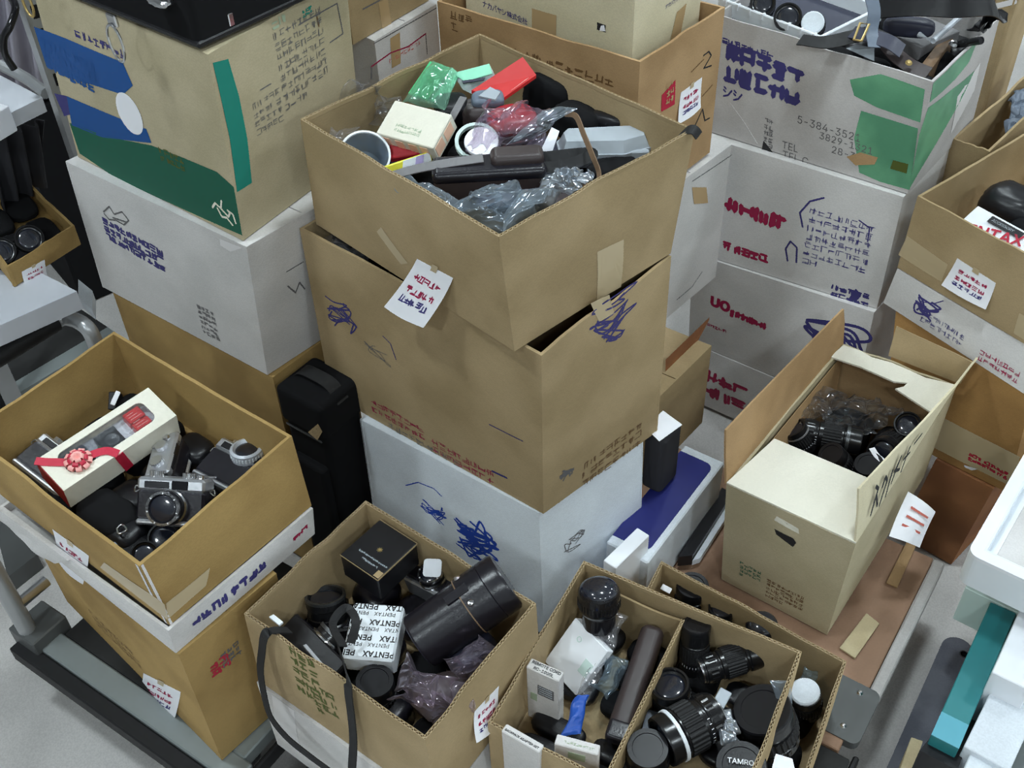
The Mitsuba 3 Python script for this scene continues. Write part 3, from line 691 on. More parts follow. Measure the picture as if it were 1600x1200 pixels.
decal('M0', 'l', [(0.826,0.372), (0.858,0.378), (0.850,0.405), (0.833,0.397)], 'paper', lift=.002, name='torn_paper')
decal('M0', 'r', place('M0', 'r', lettering('ナカバヤシ株式会社', 0.02), (0.412,0.426), 0.34, 0), 'ink_navy', 'printed_name')
decal('M0', 'r', [(0.509,0.236), (0.681,0.245), (0.744,0.382), (0.592,0.374)], 'tape_tan', name='tape')
decal('M4', 'r', [(0.355,-0.028), (0.469,-0.030), (0.446,0.170), (0.335,0.170)], 'tape_tan', name='tape')
line('M4', 'r', [(0.152,0.183), (0.353,0.181)], .003, 'ink_grey')
line('M3', 'r', [(-0.090,0.896), (0.213,0.906), (0.475,0.888), (0.624,0.892), (0.775,0.896)], .003, 'ink_crimson')
line('M3', 'r', [(-0.090,0.896), (-0.111,0.845)], .005, 'ink_grey')
line('M3', 'r', [(0.775,0.896), (0.767,0.796)], .002, 'ink_grey')
ink_patch('M3', 'r', (0.424,0.860), 0.5, 'ink_pink', 26, 9, cols=9, w=.1)
decal('M3', 'r', [(0.197,0.834), (0.331,0.834), (0.380,0.973), (0.227,0.971)], 'tape_tan', name='tape')
line('M3', 'r', [(-0.013,0.991), (0.995,0.982)], .002, 'ink_grey', 'lid_edge')
line('M2', 'r', [(0.503,0.948), (1.018,0.922)], .002, 'ink_grey', 'lid_edge')
decal('M2', 'r', [(0.502,0.909), (0.694,0.829), (0.736,0.701), (0.541,0.776)], 'tape_tan', name='tape')
line('M2', 'r', [(0.435,0.098), (0.642,0.097), (0.771,0.157)], .002, 'ink_grey')

# the green taped stack
decal('N1', 'l', place('N1', 'l', marks(np.random.RandomState(31), 10, .03, .34, 5), (0.054,0.472), 0.40, -2), 'ink_navy', label='bold navy printed lettering')
decal('N1', 'l', place('N1', 'l', marks(np.random.RandomState(32), 8, .016, .2, 8), (0.039,0.775), 0.26), 'ink_navy')
decal('N1', 'l', place('N1', 'l', lettering('シ', .02, .16), (0.058,0.342), .05), 'ink_navy')
decal('N1', 'l', place('N1', 'l', lettering('シ', .02, .16), (0.112,0.337), .05), 'ink_navy')
decal('N1', 'l', place('N1', 'l', text2d('5-384-3521', .02), (0.449,0.325), .30), 'ink_grey', 'printed_number')
decal('N1', 'l', place('N1', 'l', text2d('3829-1321', .02), (0.561,0.248), .25), 'ink_grey', 'printed_number')
decal('N1', 'l', place('N1', 'l', text2d('28-30', .02), (0.626,0.156), .14), 'ink_grey', 'printed_number')
decal('N1', 'l', place('N1', 'l', text2d('TEL', .02), (0.382,0.060), .08), 'ink_grey', 'printed_word')
decal('N1', 'l', place('N1', 'l', text2d('TEL C', .02), (0.388,-0.028), .13), 'ink_grey', 'printed_word')
ink_patch('N1', 'l', (0.308,0.014), 0.05, 'ink_grey', 33, 10, cols=2, w=.16)
decal('N1', 'l', [(0.278,-0.037), (0.285,0.070), (0.314,0.029), (0.351,-0.031)], 'ink_black', name='tear')
decal('N1', 'l', [(0.247,-0.031), (0.276,-0.015), (0.351,-0.031), (0.313,-0.063)], 'paper', lift=.002, name='torn_paper')
line('N1', 'l', [(0.100,0.308), (0.179,0.182), (0.254,0.030)], .0016, 'tape_white')
decal('N1', 'l', [(0.662,0.816), (0.785,0.934), (0.975,0.923), (0.986,0.646), (0.798,0.662), (0.692,0.701)], 'tape_green', name='tape', label='wide green tape')
decal('N1', 'l', [(0.733,0.596), (0.812,0.595), (0.983,0.592), (1.006,0.042), (0.868,0.032), (0.767,0.057), (0.721,0.347)], 'tape_green', name='tape', label='wide green tape')
decal('N1', 'l', [(0.699,0.164), (0.760,0.242), (0.840,0.244), (0.831,0.173), (0.745,0.112)], 'kraft_orange', lift=.0016, name='torn_paper')
decal('N1', 'l', [(0.908,0.261), (0.976,0.267), (0.977,0.180), (0.902,0.180)], 'ink_olive', lift=.0016, name='torn_paper')
decal('N1', 'r', [(0.005,0.986), (0.677,0.991), (0.559,0.856), (0.367,0.809), (0.015,0.819)], 'tape_green', name='tape')
decal('N1', 'r', [(0.013,0.776), (0.711,0.691), (0.577,0.537), (0.005,0.039), (-0.038,0.574)], 'tape_green', name='tape')
decal('N1', 'r', [(0.473,0.600), (0.799,0.722), (0.816,0.455), (0.535,0.206)], 'tape_white', name='tape')
decal('N2', 'l', place('N2', 'l', marks(np.random.RandomState(34), 4, .05, .34, 4), (0.145,0.445), .34, -2), 'ink_crimson', 'printed_letters', label='large red print')
decal('N2', 'l', place('N2', 'l', marks(np.random.RandomState(35), 5, .03, .3, 5), (0.158,0.101), .26, -1), 'ink_crimson', 'printed_letters')
line('N2', 'l', [(0.517,0.187), (0.500,0.292), (0.519,0.368), (0.556,0.331), (0.563,0.199)], .004, 'ink_navy')
line('N2', 'l', [(0.569,0.524), (0.545,0.632), (0.584,0.746), (0.646,0.806)], .004, 'ink_navy')
line('N2', 'l', [(0.829,0.713), (0.883,0.675), (0.887,0.560)], .003, 'ink_navy')
ink_patch('N2', 'l', (0.749,0.209), 0.32, 'ink_navy', 36, 50, cols=8, w=.1)
ink_patch('N2', 'l', (0.858,-0.025), 0.2, 'ink_navy', 37, 10, cols=5, w=.24)
decal('N2', 'l', [(0.841,-0.047), (0.903,0.034), (0.912,0.085), (0.878,0.123)], 'ink_navy')
decal('N3', 'l', place('N3', 'l', text2d('UO', .05, True).buffer(.004), (0.123,0.513), .12, -2), 'ink_crimson', 'printed_letters', label='dark red letters')
decal('N3', 'l', place('N3', 'l', marks(np.random.RandomState(38), 4, .05, .34, 4), (0.244,0.471), .22, -2), 'ink_crimson', 'printed_letters')
ink_patch('N3', 'l', (0.172,0.267), 0.12, 'ink_crimson', 39, 5, cols=5, w=.2)
scrawl('N3', 'l', (0.661,0.404), 0.36, 'ink_navy', 40, 4, .05)
ink_patch('N4', 'l', (0.256,0.195), 0.3, 'ink_crimson', 41, 6, cols=3, w=.24)

# right-hand stack
tag('O1', 'l', [(0.326,0.161), (0.629,0.186), (0.635,0.522), (0.369,0.558)], curl=0.01, rng=3)
decal('O1', 'l', [(-0.016,0.168), (0.304,0.154), (0.321,0.419), (0.007,0.466)], 'tape_clear', name='tape')
decal('O1', 'l', [(0.801,0.053), (0.956,0.036), (0.953,0.321), (0.807,0.328)], 'tape_clear', name='tape')
scrawl('O2', 'l', (0.190,0.262), 0.17, 'ink_navy', 42, 4, .07)
line('O2', 'l', [(0.221,0.597), (0.301,0.719), (0.347,0.900)], .002, 'ink_navy')
ink_patch('O2', 'l', (0.407,0.148), 0.3, 'ink_navy', 43, 16, cols=8, w=.1)
ink_patch('O2', 'l', (0.797,0.099), 0.26, 'ink_crimson', 44, 14, cols=7, w=.12)
decal('O3', 'l', [(0.030,0.374), (1.023,0.419), (1.017,0.085), (0.036,0.070)], 'tape_clear', name='tape', label='wide clear tape along the foot')
decal('O3', 'l', place('O3', 'l', marks(np.random.RandomState(45), 18, .012, .3, 9), (0.677,0.130), .30, -1), 'ink_red', lift=.0014, label='red printed line')
decal('O3', 'l', [(0.661,0.063), (0.764,0.091), (0.724,0.049), (0.666,0.042)], 'paper', lift=.0014, name='torn_paper')
line('O5', 'l', [(0.694,0.925), (0.995,0.984)], .012, 'tape_white', 'tape')
for _a in (1530, 1548, 1566): line('O5', 'l', [(0.55 + (_a - 1530) * .008, .98), (0.56 + (_a - 1530) * .008, .5)], .004, 'ink_brown', 'scuff')

# cream carton with flaps
decal('Q', 'l', [(0.415,0.801), (0.435,0.761), (0.578,0.717), (0.596,0.769), (0.566,0.796)], 'ink_black', name='hand_hole')
decal('Q', 'l', [(0.400,0.877), (0.602,0.859), (0.591,0.903), (0.415,0.924)], 'ivory', name='tape')
ink_patch('Q', 'l', (0.265,0.158), 0.2, 'ink_green', 46, 16, cols=5, w=.12)
ink_patch('Q', 'l', (0.586,0.071), 0.34, 'ink_brown', 47, 36, cols=8, w=.14)
CART['Qf'] = dict(t=[qt[0], (0.5958,1.2501,0.5780), (0.9226,1.5935,0.5630), qt[3]], b=[qt[0], qt[1], qt[2], qt[3]], key=K('Q')); BULGE['Qf'] = (0.0, 0.0)
decal('Qf', 'r', place('Qf', 'r', strokes([[(0, .1), (.25, .6), (.1, .75)], [(.2, .45), (.35, .1)], [(.5, 0), (.75, .5), (.6, .7), (.5, .5)], [(.85, .0), (1.0, .6)], [(1.1, .2), (1.4, .75), (1.2, .5)], [(1.15, .5), (1.5, .3)], [(1.7, .1), (1.9, .7)], [(1.65, .5), (2.0, .45)], [(2.2, .6), (2.6, .62)]], .09), (.08, .18), .42), 'ink_black', 'handwriting', lift=.006)
Sq = quad((0.7032,1.3211,0.3600), (0.7666,1.3142,0.3300), (0.8111,1.3681,0.3700), (0.7598,1.3970,0.4000))
_q = part(K('Q'), 'paper_tag', slab_sheet(lambda u, v: Sq(u, v) + Sq.n * (.006 * np.sin(np.pi * u) + .01 * (1 - v) ** 2)[..., None], 8, 8, .0005), 'paper', smooth=40, label='white paper tag turned outwards')
part(_q, 'written_line', [poly_sheet([Sq(np.array(a), np.array(b)) + Sq.n * .010 for a, b in ((.2, y), (.8, y), (.8, y + .05), (.2, y + .05))], .0006) for y in (.7, .5, .3)], 'ink_pink')
for _fc in ('pi', 'qi', 'l', 'r'):
    _S = quad(*FACE('Q', _fc)); _sg = 1 if _fc in ('pi', 'qi') else -1
    part(K('Q'), 'inner_lining', slab_sheet(lambda u, v: _S(.03 + .94 * u, .02 + .93 * v) + (_S.n * (_sg * -1) * 0 + _S.n * (-1 if _fc in ('l', 'r') else 1) * (TH + .004)), 2, 2, .001), 'kraft_orange')

# cartons at lower left
tag('H', 'l', [(0.307,-0.433), (0.438,-0.582), (0.621,0.316), (0.408,0.298)], curl=0.01, rng=5)
decal('H', 'l', [(0.656,0.185), (1.009,0.129), (1.053,0.511), (0.736,0.473)], 'tape_clear', name='tape')
decal('H', 'r', [(0.001,0.099), (0.254,0.132), (0.309,0.320), (0.032,0.320)], 'tape_clear', name='tape')
for _fc, _u in (('l', .985), ('r', .012)): decal('H', _fc, [(_u - .008, .0), (_u + .006, .0), (_u + .008, 1.0), (_u - .006, 1.0)], 'tape_white', name='torn_paper')
decal('I', 'r', place('I', 'r', marks(np.random.RandomState(48), 8, .02, .3, 8), (0.126,0.431), .5), 'ink_navy')
decal('I', 'r', place('I', 'r', marks(np.random.RandomState(49), 3, .02, .34, 3), (0.829,0.454), .12), 'ink_crimson')
it = CART['I']['t']
flap('I', [it[0], it[0] * .55 + it[1] * .45, (-0.7565,1.1298,0.6120), (-0.8874,1.2319,0.6250)], 'white_board', seed=9, wave=.01, label='torn white flap')
tag('J', 'l', [(0.425,-0.306), (0.738,-0.008), (0.891,0.504), (0.585,0.178)], curl=0.006, rng=6)
decal('J', 'r', place('J', 'r', marks(np.random.RandomState(50), 4, .02, .34, 2), (0.175,0.674), .2), 'ink_red')
ink_patch('J', 'r', (0.396,0.685), .2, 'ink_grey', 51, 9, cols=3, w=.2)
ink_patch('J', 'l', (0.452,0.220), .3, 'ink_brown', 52, 24, cols=8, w=.1)
decal('D', 'l', place('D', 'l', marks(np.random.RandomState(53), 14, .018, .16, 3), (0.281,0.433), .16, 4), 'ink_olive', 'printed_letters')
decal('D', 'l', place('D', 'l', marks(np.random.RandomState(54), 10, .018, .16, 3), (0.380,0.291), .14, 4), 'ink_olive', 'printed_letters')
tag('D', 'r', [(0.298,0.437), (0.515,0.317), (0.589,0.630), (0.369,0.692)], curl=0.012, rng=7)
decal('E', 'l', [(0.050,0.452), (0.198,0.426), (0.225,0.984), (0.091,0.980)], 'tape_white', name='tape')

# ------------------------------------------------------------------ carts and rack
c0, cl = A_((-0.5342,0.9623,0.2000)), A_((-0.9548,1.2579,0.2000))
ex = unit(cl - c0); ey = np.cross((0, 0, 1.0), ex); ey = ey if ey[1] > 0 else -ey
fr = Frame(c0, ex, ey)
CART_L = np.linalg.norm(cl - c0) + 0.03
t = thing('platform_cart', 'grey steel platform cart with black bumper under the lower left cartons', 'cart')
dz = (lambda a, b, c_, d, e, f: fr.go(bx(a, b, c_, d, e, f, .003)))
if fr.z[2] < 0: dz = lambda a, b, c_, d, e, f: fr.go(bx(a, b, -f, d, e, -c_, .003))
part(t, 'deck', dz(0.05, 0.05, -0.03, CART_L - 0.05, 0.42, -0.002), 'deck_dark')
part(t, 'rail', dz(-0.02, 0.0, -0.035, CART_L - 0.01, 0.048, 0.0), 'steel_grey')
part(t, 'rail', dz(0.0, 0.048, -0.035, 0.048, 0.42, 0.0), 'steel_grey')
part(t, 'bumper', dz(-0.03, -0.032, -0.045, CART_L + 0.02, -0.001, -0.006), 'rubber')
part(t, 'bumper', dz(-0.03, -0.001, -0.045, -0.021, 0.42, -0.006), 'rubber')
part(t, 'corner_bracket', dz(CART_L - 0.045, -0.012, -0.04, CART_L + 0.03, 0.07, 0.03), 'steel_dark')
for sx in (0.12, CART_L - 0.12):
    for sy in (0.1, 0.34):
        w = part(t, 'caster', fr.sub((sx, sy, -0.13 if fr.z[2] > 0 else 0.13), (1, 0, 0), (0, 0, 1)).go(lathe([(0, -.018), (.06, -.018), (.066, -.01), (.066, .01), (.06, .018), (0, .018)], 24)), 'rubber', smooth=30)
        part(w, 'caster_fork', dz(sx - .02, sy - .03, -.13, sx + .02, sy + .03, -.03), 'steel_dark')
hp = A_((-0.9714,1.2796,0.2000))
part(t, 'handle_post', tube([hp + (0, 0, -.02), hp + (0, 0, 0.9)], 0.017, 14, 0), 'tube_grey', smooth=40)
part(t, 'handle_bar', tube([hp + (0, 0, .1), hp + ey * .075 + (0, 0, .1)], 0.012, 14, 0), 'chrome', smooth=40)

# the wooden deck under the lens cartons and the flapped carton
d0, d1 = A_((0.8558,1.3504,0.2000)), A_((0.6609,1.0797,0.2000))
exd = unit(d0 - d1); eyd = np.cross((0, 0, 1.0), exd)
fd = Frame(d1, exd, eyd)
t = thing('platform_cart', 'wooden decked platform cart with riveted steel corner under the lens cartons', 'cart')
LD = np.linalg.norm(d0 - d1)
FAR = LD + 0.03
for i in range(4):
    part(t, 'deck_plank', fd.go(bx(-0.15, 0.024 + i * 0.2, -0.025, FAR, 0.23 + i * 0.2, -0.001, .002)), 'deck_wood')
part(t, 'edge_rail', fd.go(bx(-0.05, 0.0, -0.045, FAR, 0.022, 0.0, .003)), 'grey_board')
b = part(t, 'corner_plate', fd.go(prism(rrect(0.125, 0.10, 0.016, -0.0635, 0.049), 0.02, -0.018)), 'steel_dark', label='dark grey steel corner plate')
for px, py in ((-0.02, 0.035), (-0.10, 0.035)):
    part(b, 'rivet', fd.sub((px, py, 0.002)).go(lathe([(0, .004), (.003, .0035), (.006, 0), (0, 0)], 14)), 'chrome', smooth=40)
part(t, 'bumper', fd.go(bx(-0.75, -0.012, -0.06, -0.13, -0.001, -0.02, .003)), 'rubber')
part(t, 'deck_end', fd.go(bx(-0.75, -0.0, -0.045, -0.152, 0.8, -0.004, .003)), 'deck_dark')
for sx in (-0.2, LD - 0.08):
    for sy in (0.1, 0.7):
        part(t, 'caster', fd.sub((sx, sy, -0.13), (1, 0, 0), (0, 0, 1)).go(lathe([(0, -.018), (.06, -.018), (.066, -.01), (.066, .01), (.06, .018), (0, .018)], 24)), 'rubber', smooth=30)
solo('card_strip', poly_sheet([(0.6065,1.1794,0.2060), (0.6784,1.2557,0.2060), (0.6967,1.2308,0.2060), (0.6298,1.1556,0.2060)], .004), 'wood_pale', 'cream strip of card lying on the wooden deck', 'card')
solo('card_strip', poly_sheet([(0.7375,1.3274,0.2060), (0.8631,1.5072,0.2060), (0.8760,1.4958,0.2060), (0.7555,1.3139,0.2060)], .003), 'kraft_orange', 'narrow orange-brown card lying beside the flapped cream carton', 'card')

# rack at upper left
pp = A_((-0.8723,1.9693,1.2000)); pn = unit(A_((-0.8551,1.8826,1.0500)) - A_((-0.9121,1.8144,1.0500)))
rx = np.array([0.80, 0.60, 0]); rf = Frame((pp[0], pp[1], 0), rx, (-0.60, 0.80, 0))
t = thing('shelf_rack', 'grey slotted steel rack with two pale shelves at left edge', 'shelf')
def lpost(x, y):
    L_ = Polygon([(0, 0), (0.042, 0), (0.042, 0.003), (0.003, 0.003), (0.003, 0.042), (0, 0.042)])
    return rf.sub((x, y, 0)).go(prism(L_, 2.0))
pst = part(t, 'post', lpost(0, 0), 'tube_grey')
for i in range(26): part(pst, 'slot', rf.go(bx(0.012, -0.0012, 0.62 + i * 0.045, 0.028, -0.0002, 0.645 + i * 0.045)), 'black_satin')
s0_, s1_ = A_((-0.9879,1.7994,1.0200)), A_((-0.8821,1.9420,1.0200)); s2_ = A_((-1.1069,2.1418,1.0200))
part(t, 'shelf', [_plate([s0_, s1_, s2_, s0_ + s2_ - s1_], 0.03, -1)], 'shelf_white')
part(t, 'post', Frame((*(s0_ + s2_ - s1_)[:2], 0), rx, (-0.60, 0.80, 0)).go(prism(Polygon([(-.042, 0), (0, 0), (0, .042), (-.003, .042), (-.003, .003), (-.042, .003)]), 2.0)), 'tube_grey')
g0, g1 = A_((-1.0637,1.5955,0.6900)), A_((-0.8650,1.7594,0.6900)); gd = A_((-1.0850,1.9219,0.6900))
part(t, 'shelf', [_plate([g0, g1, gd, g0 + gd - g1], 0.045, -1)], 'shelf_white')
part(t, 'brace', tube([A_((-1.0111,2.0904,1.0200)), A_((-0.9589,2.0674,1.0000)), A_((-0.9060,2.0172,0.9900))], .012, 8, 4), 'tube_grey', smooth=40)

# ------------------------------------------------------------------ builders of the small goods
def pack(name, label, cat, p0, p1, p3, h, m, group=None, c=0.0015, side=None, key=None):
    """a box: p0, p1, p3 are three corners of its top face, h its height"""
    p0, p1, p3 = A_(p0), A_(p1), A_(p3)
    f = Frame(p0, p1 - p0, p3 - p0)
    if f.z[2] < 0: f = Frame(p1, p0 - p1, p3 - p0); 
    lx = np.linalg.norm(p1 - p0); ly = abs((p3 - p0) @ f.y)
    t = key or thing(name, label, cat, group)
    part(t, 'body', f.go(bx(0, 0, -h, lx, ly, 0, c)), m)
    if side:
        pass
    return t, f, lx, ly

def on_top(t, f, lx, ly, poly, m, name='print', h=0.0006, label=None):
    """flat print on a pack's top: poly in fractions of the face"""
    g = poly if hasattr(poly, 'geom_type') else Polygon([(x * lx, y * ly) for x, y in poly])
    return part(t, name, f.go(prism(g, h)), m, label=label)

def fit(shape, x0, y0, x1, y1, lx, ly, keep=True):
    a, b, c, d = shape.bounds; sx, sy = (x1 - x0) * lx / (c - a), (y1 - y0) * ly / (d - b)
    if keep: sx = sy = min(sx, sy)
    g = shapely.affinity.translate(shape, -a, -b); g = shapely.affinity.scale(g, sx, sy, origin=(0, 0))
    return shapely.affinity.translate(g, x0 * lx, y0 * ly)

def gear(r0, r1, n):
    a = np.arange(4 * n) * np.pi / (2 * n); r = np.where((np.arange(4 * n) % 4) < 2, r1, r0)
    return Polygon(np.c_[r * np.cos(a), r * np.sin(a)])

def lens_parts(t, f, r, l, style='glass', body='black_plastic', band=None, mount=True, marks_=True, ring_m='rubber'):
    """a camera lens of radius r and length l along f.z, its front at z = l"""
    P = lambda prof, n=44: f.go(lathe(prof, n))
    part(t, 'barrel', P([(0, .0), (r * .84, .0), (r * .84, .04 * l), (r * .9, .05 * l), (r * .9, .24 * l), (r * .86, .26 * l), (r * .86, .29 * l), (r * .93, .31 * l), (r * .93, .36 * l), (r * .93, .70 * l), (r * .88, .72 * l), (r * .88, .75 * l), (r * .97, .77 * l), (r * .97, .97 * l), (r * .95, l), (r * .84, l), (r * .82, .93 * l), (r * .7, .9 * l), (0, .9 * l)]), body, smooth=30)
    part(t, 'focus_ring', f.go(prism(gear(r * .955, r, 30), .30 * l, .37 * l).copy()), ring_m)
    part(t, 'aperture_ring', f.go(prism(gear(r * .9, r * .93, 18), .12 * l, .1 * l)), body)
    if mount: part(t, 'mount_ring', P([(0, -.03 * l), (r * .76, -.03 * l), (r * .78, -.02 * l), (r * .78, .002), (0, .002)]), 'chrome', smooth=30)
    if band: part(t, 'band', P([(r * .96, .74 * l), (r * 1.015, .745 * l), (r * 1.015, .80 * l), (r * .96, .805 * l)]), band, smooth=30)
    if marks_:
        b = []
        for a in np.arange(-5, 6):
            q = f.go(bx(-.0006, r * .892, .255 * l, .0006, r * .902, .235 * l + .006).apply_transform(rot((0, 0, 1), a * 13 + 20))); b.append(q)
        part(t, 'scale_marks', b, 'paper')
    if style == 'glass':
        part(t, 'front_glass', P([(r * .72, .90 * l)] + [(r * .72 * math.cos(a), .90 * l + .13 * r * math.sin(a)) for a in np.linspace(0, np.pi / 2, 8)[1:]]), 'lens_glass', smooth=True)
        part(t, 'name_ring', P([(r * .82, .925 * l), (r * .72, .905 * l), (r * .72, .9 * l), (r * .83, .92 * l)]), 'black_gloss', smooth=30)
    elif style == 'cap':
        c = part(t, 'lens_cap', P([(0, .985 * l), (r * .93, .985 * l), (r * .96, l), (r * .96, l + .006), (r * .92, l + .009), (r * .7, l + .009), (r * .68, l + .0075), (0, l + .0075)]), 'black_satin', smooth=30)
    elif style == 'dome':
        part(t, 'front_glass', P([(r * .93, .97 * l)] + [(r * .93 * math.cos(a), .97 * l + .55 * r * math.sin(a)) for a in np.linspace(0, np.pi / 2, 12)[1:]]), 'lens_glass', smooth=True)
    elif style == 'white':
        part(t, 'rear_cap', P([(0, .97 * l), (r * .9, .97 * l), (r * .9, l + .004), (r * .8, l + .006), (0, l + .006)]), 'blue_white', smooth=30)

def lens(label, p0, p1, r, style='glass', group=None, **kw):
    p0, p1 = A_(p0), A_(p1); d = p1 - p0
    f = Frame(p0, np.cross(d, (0.3, 0.9, 0.31)), z=d)
    t = thing('camera_lens', label, 'lens', group); lens_parts(t, f, r, np.linalg.norm(d), style, **kw); return t

def camera_parts(t, f, w=.138, h=.088, d=.042, top='black_plastic', skin='leather_black', prism_=True, lens_r=.031, lens_l=.045, glass='glass', bottom=None, side_lens=0.0):
    """a film camera: f.x along its width, f.y up, f.z out of the lens; origin at the middle of the foot"""
    w2 = w / 2
    part(t, 'body', f.go(bx(-w2, .008, -d / 2, w2, h * .74, d / 2, .004)), skin)
    part(t, 'base_plate', f.go(bx(-w2, 0, -d / 2 - .001, w2, .009, d / 2 + .001, .003)), bottom or top)
    part(t, 'top_plate', f.go(bx(-w2, h * .72, -d / 2 - .001, w2, h, d / 2 + .001, .004)), top)
    if prism_:
        pr_ = Polygon([(-.03, h * .9), (.03, h * .9), (.03, h + .004), (.016, h + .019), (-.016, h + .019), (-.03, h + .004)])
        part(t, 'prism_housing', f.sub((0, 0, -d / 2 - .003)).go(prism(pr_, d + .010)), top)
        part(t, 'hot_shoe', f.go(bx(-.010, h + .0185, -.012, .010, h + .022, .008, .001)), 'chrome')
    else:
        part(t, 'viewfinder_window', f.go(bx(w2 - .052, h * .77, d / 2, w2 - .026, h * .95, d / 2 + .0022, .001)), 'black_gloss')
        part(t, 'meter_window', f.go(bx(-w2 + .012, h * .78, d / 2, -w2 + .052, h * .92, d / 2 + .002, .001)), 'black_satin')
        for i in range(5): part(t, 'name_letter', f.go(bx(-w2 + .056 + i * .004, h * .80, d / 2, -w2 + .058 + i * .004, h * .9, d / 2 + .0014)), 'ink_black')
    dial = lambda x, r, hh, m: part(t, 'dial', f.sub((x, h, 0), (1, 0, 0), (0, 0, -1)).go(prism(gear(r * .93, r, 22), hh)), m)
    dial(-w2 + .022, .011, .009, 'chrome' if top != 'black_plastic' else 'gunmetal'); dial(w2 - .034, .010, .008, 'chrome' if top != 'black_plastic' else 'gunmetal')
    part(t, 'shutter_button', f.sub((w2 - .014, h, .004), (1, 0, 0), (0, 0, -1)).go(lathe([(0, .006), (.0045, .006), (.006, .003), (.006, 0), (0, 0)], 18)), 'chrome', smooth=30)
    part(t, 'winding_lever', f.go(bx(w2 - .032, h + .001, -.018, w2 + .004, h + .004, -.008, .001)), 'chrome')
    for s in (-1, 1):
        part(t, 'strap_lug', tube([f.p(s * (w2 + .001), h * .74, 0), f.p(s * (w2 + .009), h * .78, .004), f.p(s * (w2 + .010), h * .66, .004), f.p(s * (w2 + .001), h * .72, 0)], .0012, 8, 6), 'chrome', smooth=40)
    lf = f.sub((side_lens, h * .40, d / 2))
    if lens_l:
        lm = part(t, 'lens_mount', lf.go(lathe([(0, 0), (lens_r * 1.08, 0), (lens_r * 1.08, .003), (lens_r, .005), (0, .005)], 36)), 'chrome', smooth=30)
        l = lens_l; r = lens_r
        b = 'black_plastic' if top == 'black_plastic' else 'silver'
        part(lm, 'lens_barrel', lf.go(lathe([(0, .004), (r, .004), (r, .3 * l), (r * .96, .33 * l), (r * .96, .62 * l), (r, .66 * l), (r, l), (r * .86, l), (r * .8, .86 * l), (0, .86 * l)], 44)), 'black_plastic' if b == 'black_plastic' else 'black_satin', smooth=30)
        part(lm, 'lens_rim', lf.go(lathe([(r * .86, l), (r * 1.01, l), (r * 1.01, l - .005), (r * .99, l - .007), (r * .86, l - .001)], 44)), 'chrome' if b != 'black_plastic' else 'gunmetal', smooth=30)
        if glass: part(lm, 'lens_glass', lf.go(lathe([(r * .8, .865 * l)] + [(r * .8 * math.cos(a), .865 * l + .12 * r * math.sin(a)) for a in np.linspace(0, np.pi / 2, 8)[1:]], 40)), 'lens_glass', smooth=True)
        for i in range(14):
            a = i * 2 * np.pi / 14
            if b != 'black_plastic' and i % 2 == 0: part(lm, 'ring_mark', lf.go(bx(-.0008, r * .86, .0, .0008, r * .96, .001).apply_transform(rot((0, 0, 1), math.degrees(a))).apply_translation((0, 0, l + .0002))), 'paper')

def camera(label, o, x, z, group=None, **kw):
    """o: middle of the foot; x: its width; z: where the lens points"""
    f = Frame(o, x, z=z); t = thing('camera', label, 'camera', group); camera_parts(t, f, **kw); return t, f

def pouch(label, c, x, y, size, m, seed=0, lump=.10, name='pouch', cat='pouch', group=None, power=3.4):
    f = Frame(c, x, y); t = thing(name, label, cat, group)
    part(t, 'body', f.go(blob(size, seed, lump, 3, power)), m, smooth=True)
    return t, f

def bag(label, q, m, amp=.014, seed=0, freq=5, bulge=.02, n=36, name='plastic_bag', cat='plastic bag', group=None):
    P = crumple(*q, amp=amp, seed=seed, freq=freq, bulge=bulge, n=n)
    return solo(name, P, m, label, cat, group, smooth=22)

def strap(label, pts, width, m, up=(0, 0, 1), name='camera_strap', cat='strap', group=None, thick=.0022):
    return solo(name, ribbon(pts, width, up, thick), m, label, cat, group, smooth=40)

# ------------------------------------------------------------------ the heaped carton
G = 'dark pouches buried in the heaped carton'
fill('A', 'dark soft pouch low in the heaped carton', G, 5, 4, 0.985, .052, ['leather_navy', 'black_fabric', 'leather_brown', 'black_fabric'], 5)
t, f, lx, ly = pack('cream_box', 'cream paper box with faint writing lying in the heaped carton', 'box', (-0.2076,1.6022,1.1050), (-0.1124,1.5459,1.1050), (-0.1714,1.6536,1.1350), 0.034, 'ivory')
on_top(t, f, lx, ly, fit(marks(np.random.RandomState(60), 14, .01, .1, 7), .25, .18, .85, .4, lx, ly), 'ink_lightgreen')
for x0 in (.08, .32, .55, .75): part(t, 'stripe', f.go(bx(x0 * lx + .0, -.0008, -.028, (x0 + .14) * lx, .0, -.006)), 'peach_print')
for x0 in (.06, .5): part(t, 'stripe', f.go(bx(lx, x0 * ly, -.028, lx + .0008, (x0 + .35) * ly, -.006)), 'peach_print')
# clear tub
t = thing('plastic_tub', 'clear round plastic tub lying on its side at the left of the heap', 'tub')
f = Frame((-0.2272,1.5775,1.0750), (1, 0.3, 0), z=(-.25, -.75, .85))
part(t, 'wall', f.go(lathe([(.030, -.045), (.037, .0), (.040, .01), (.0395, .01), (.0365, 0), (.0295, -.0445)], 40)), 'film_milk', smooth=30)
part(t, 'base', f.go(lathe([(0, -.045), (.030, -.045), (.030, -.0435), (0, -.0435)], 40)), 'film_milk', smooth=30)
part(t, 'rim', f.go(lathe([(.0385, .008), (.042, .009), (.042, .013), (.0385, .013), (.0385, .008)], 40)), 'white_plastic', smooth=30)
bag('crumpled clear bag in the left corner of the heap', [(-0.2904,1.7466,1.0500), (-0.2061,1.7062,1.0500), (-0.1851,1.6989,1.1200), (-0.2659,1.7285,1.1200)], 'film_clear', .018, 3, 6, .02)
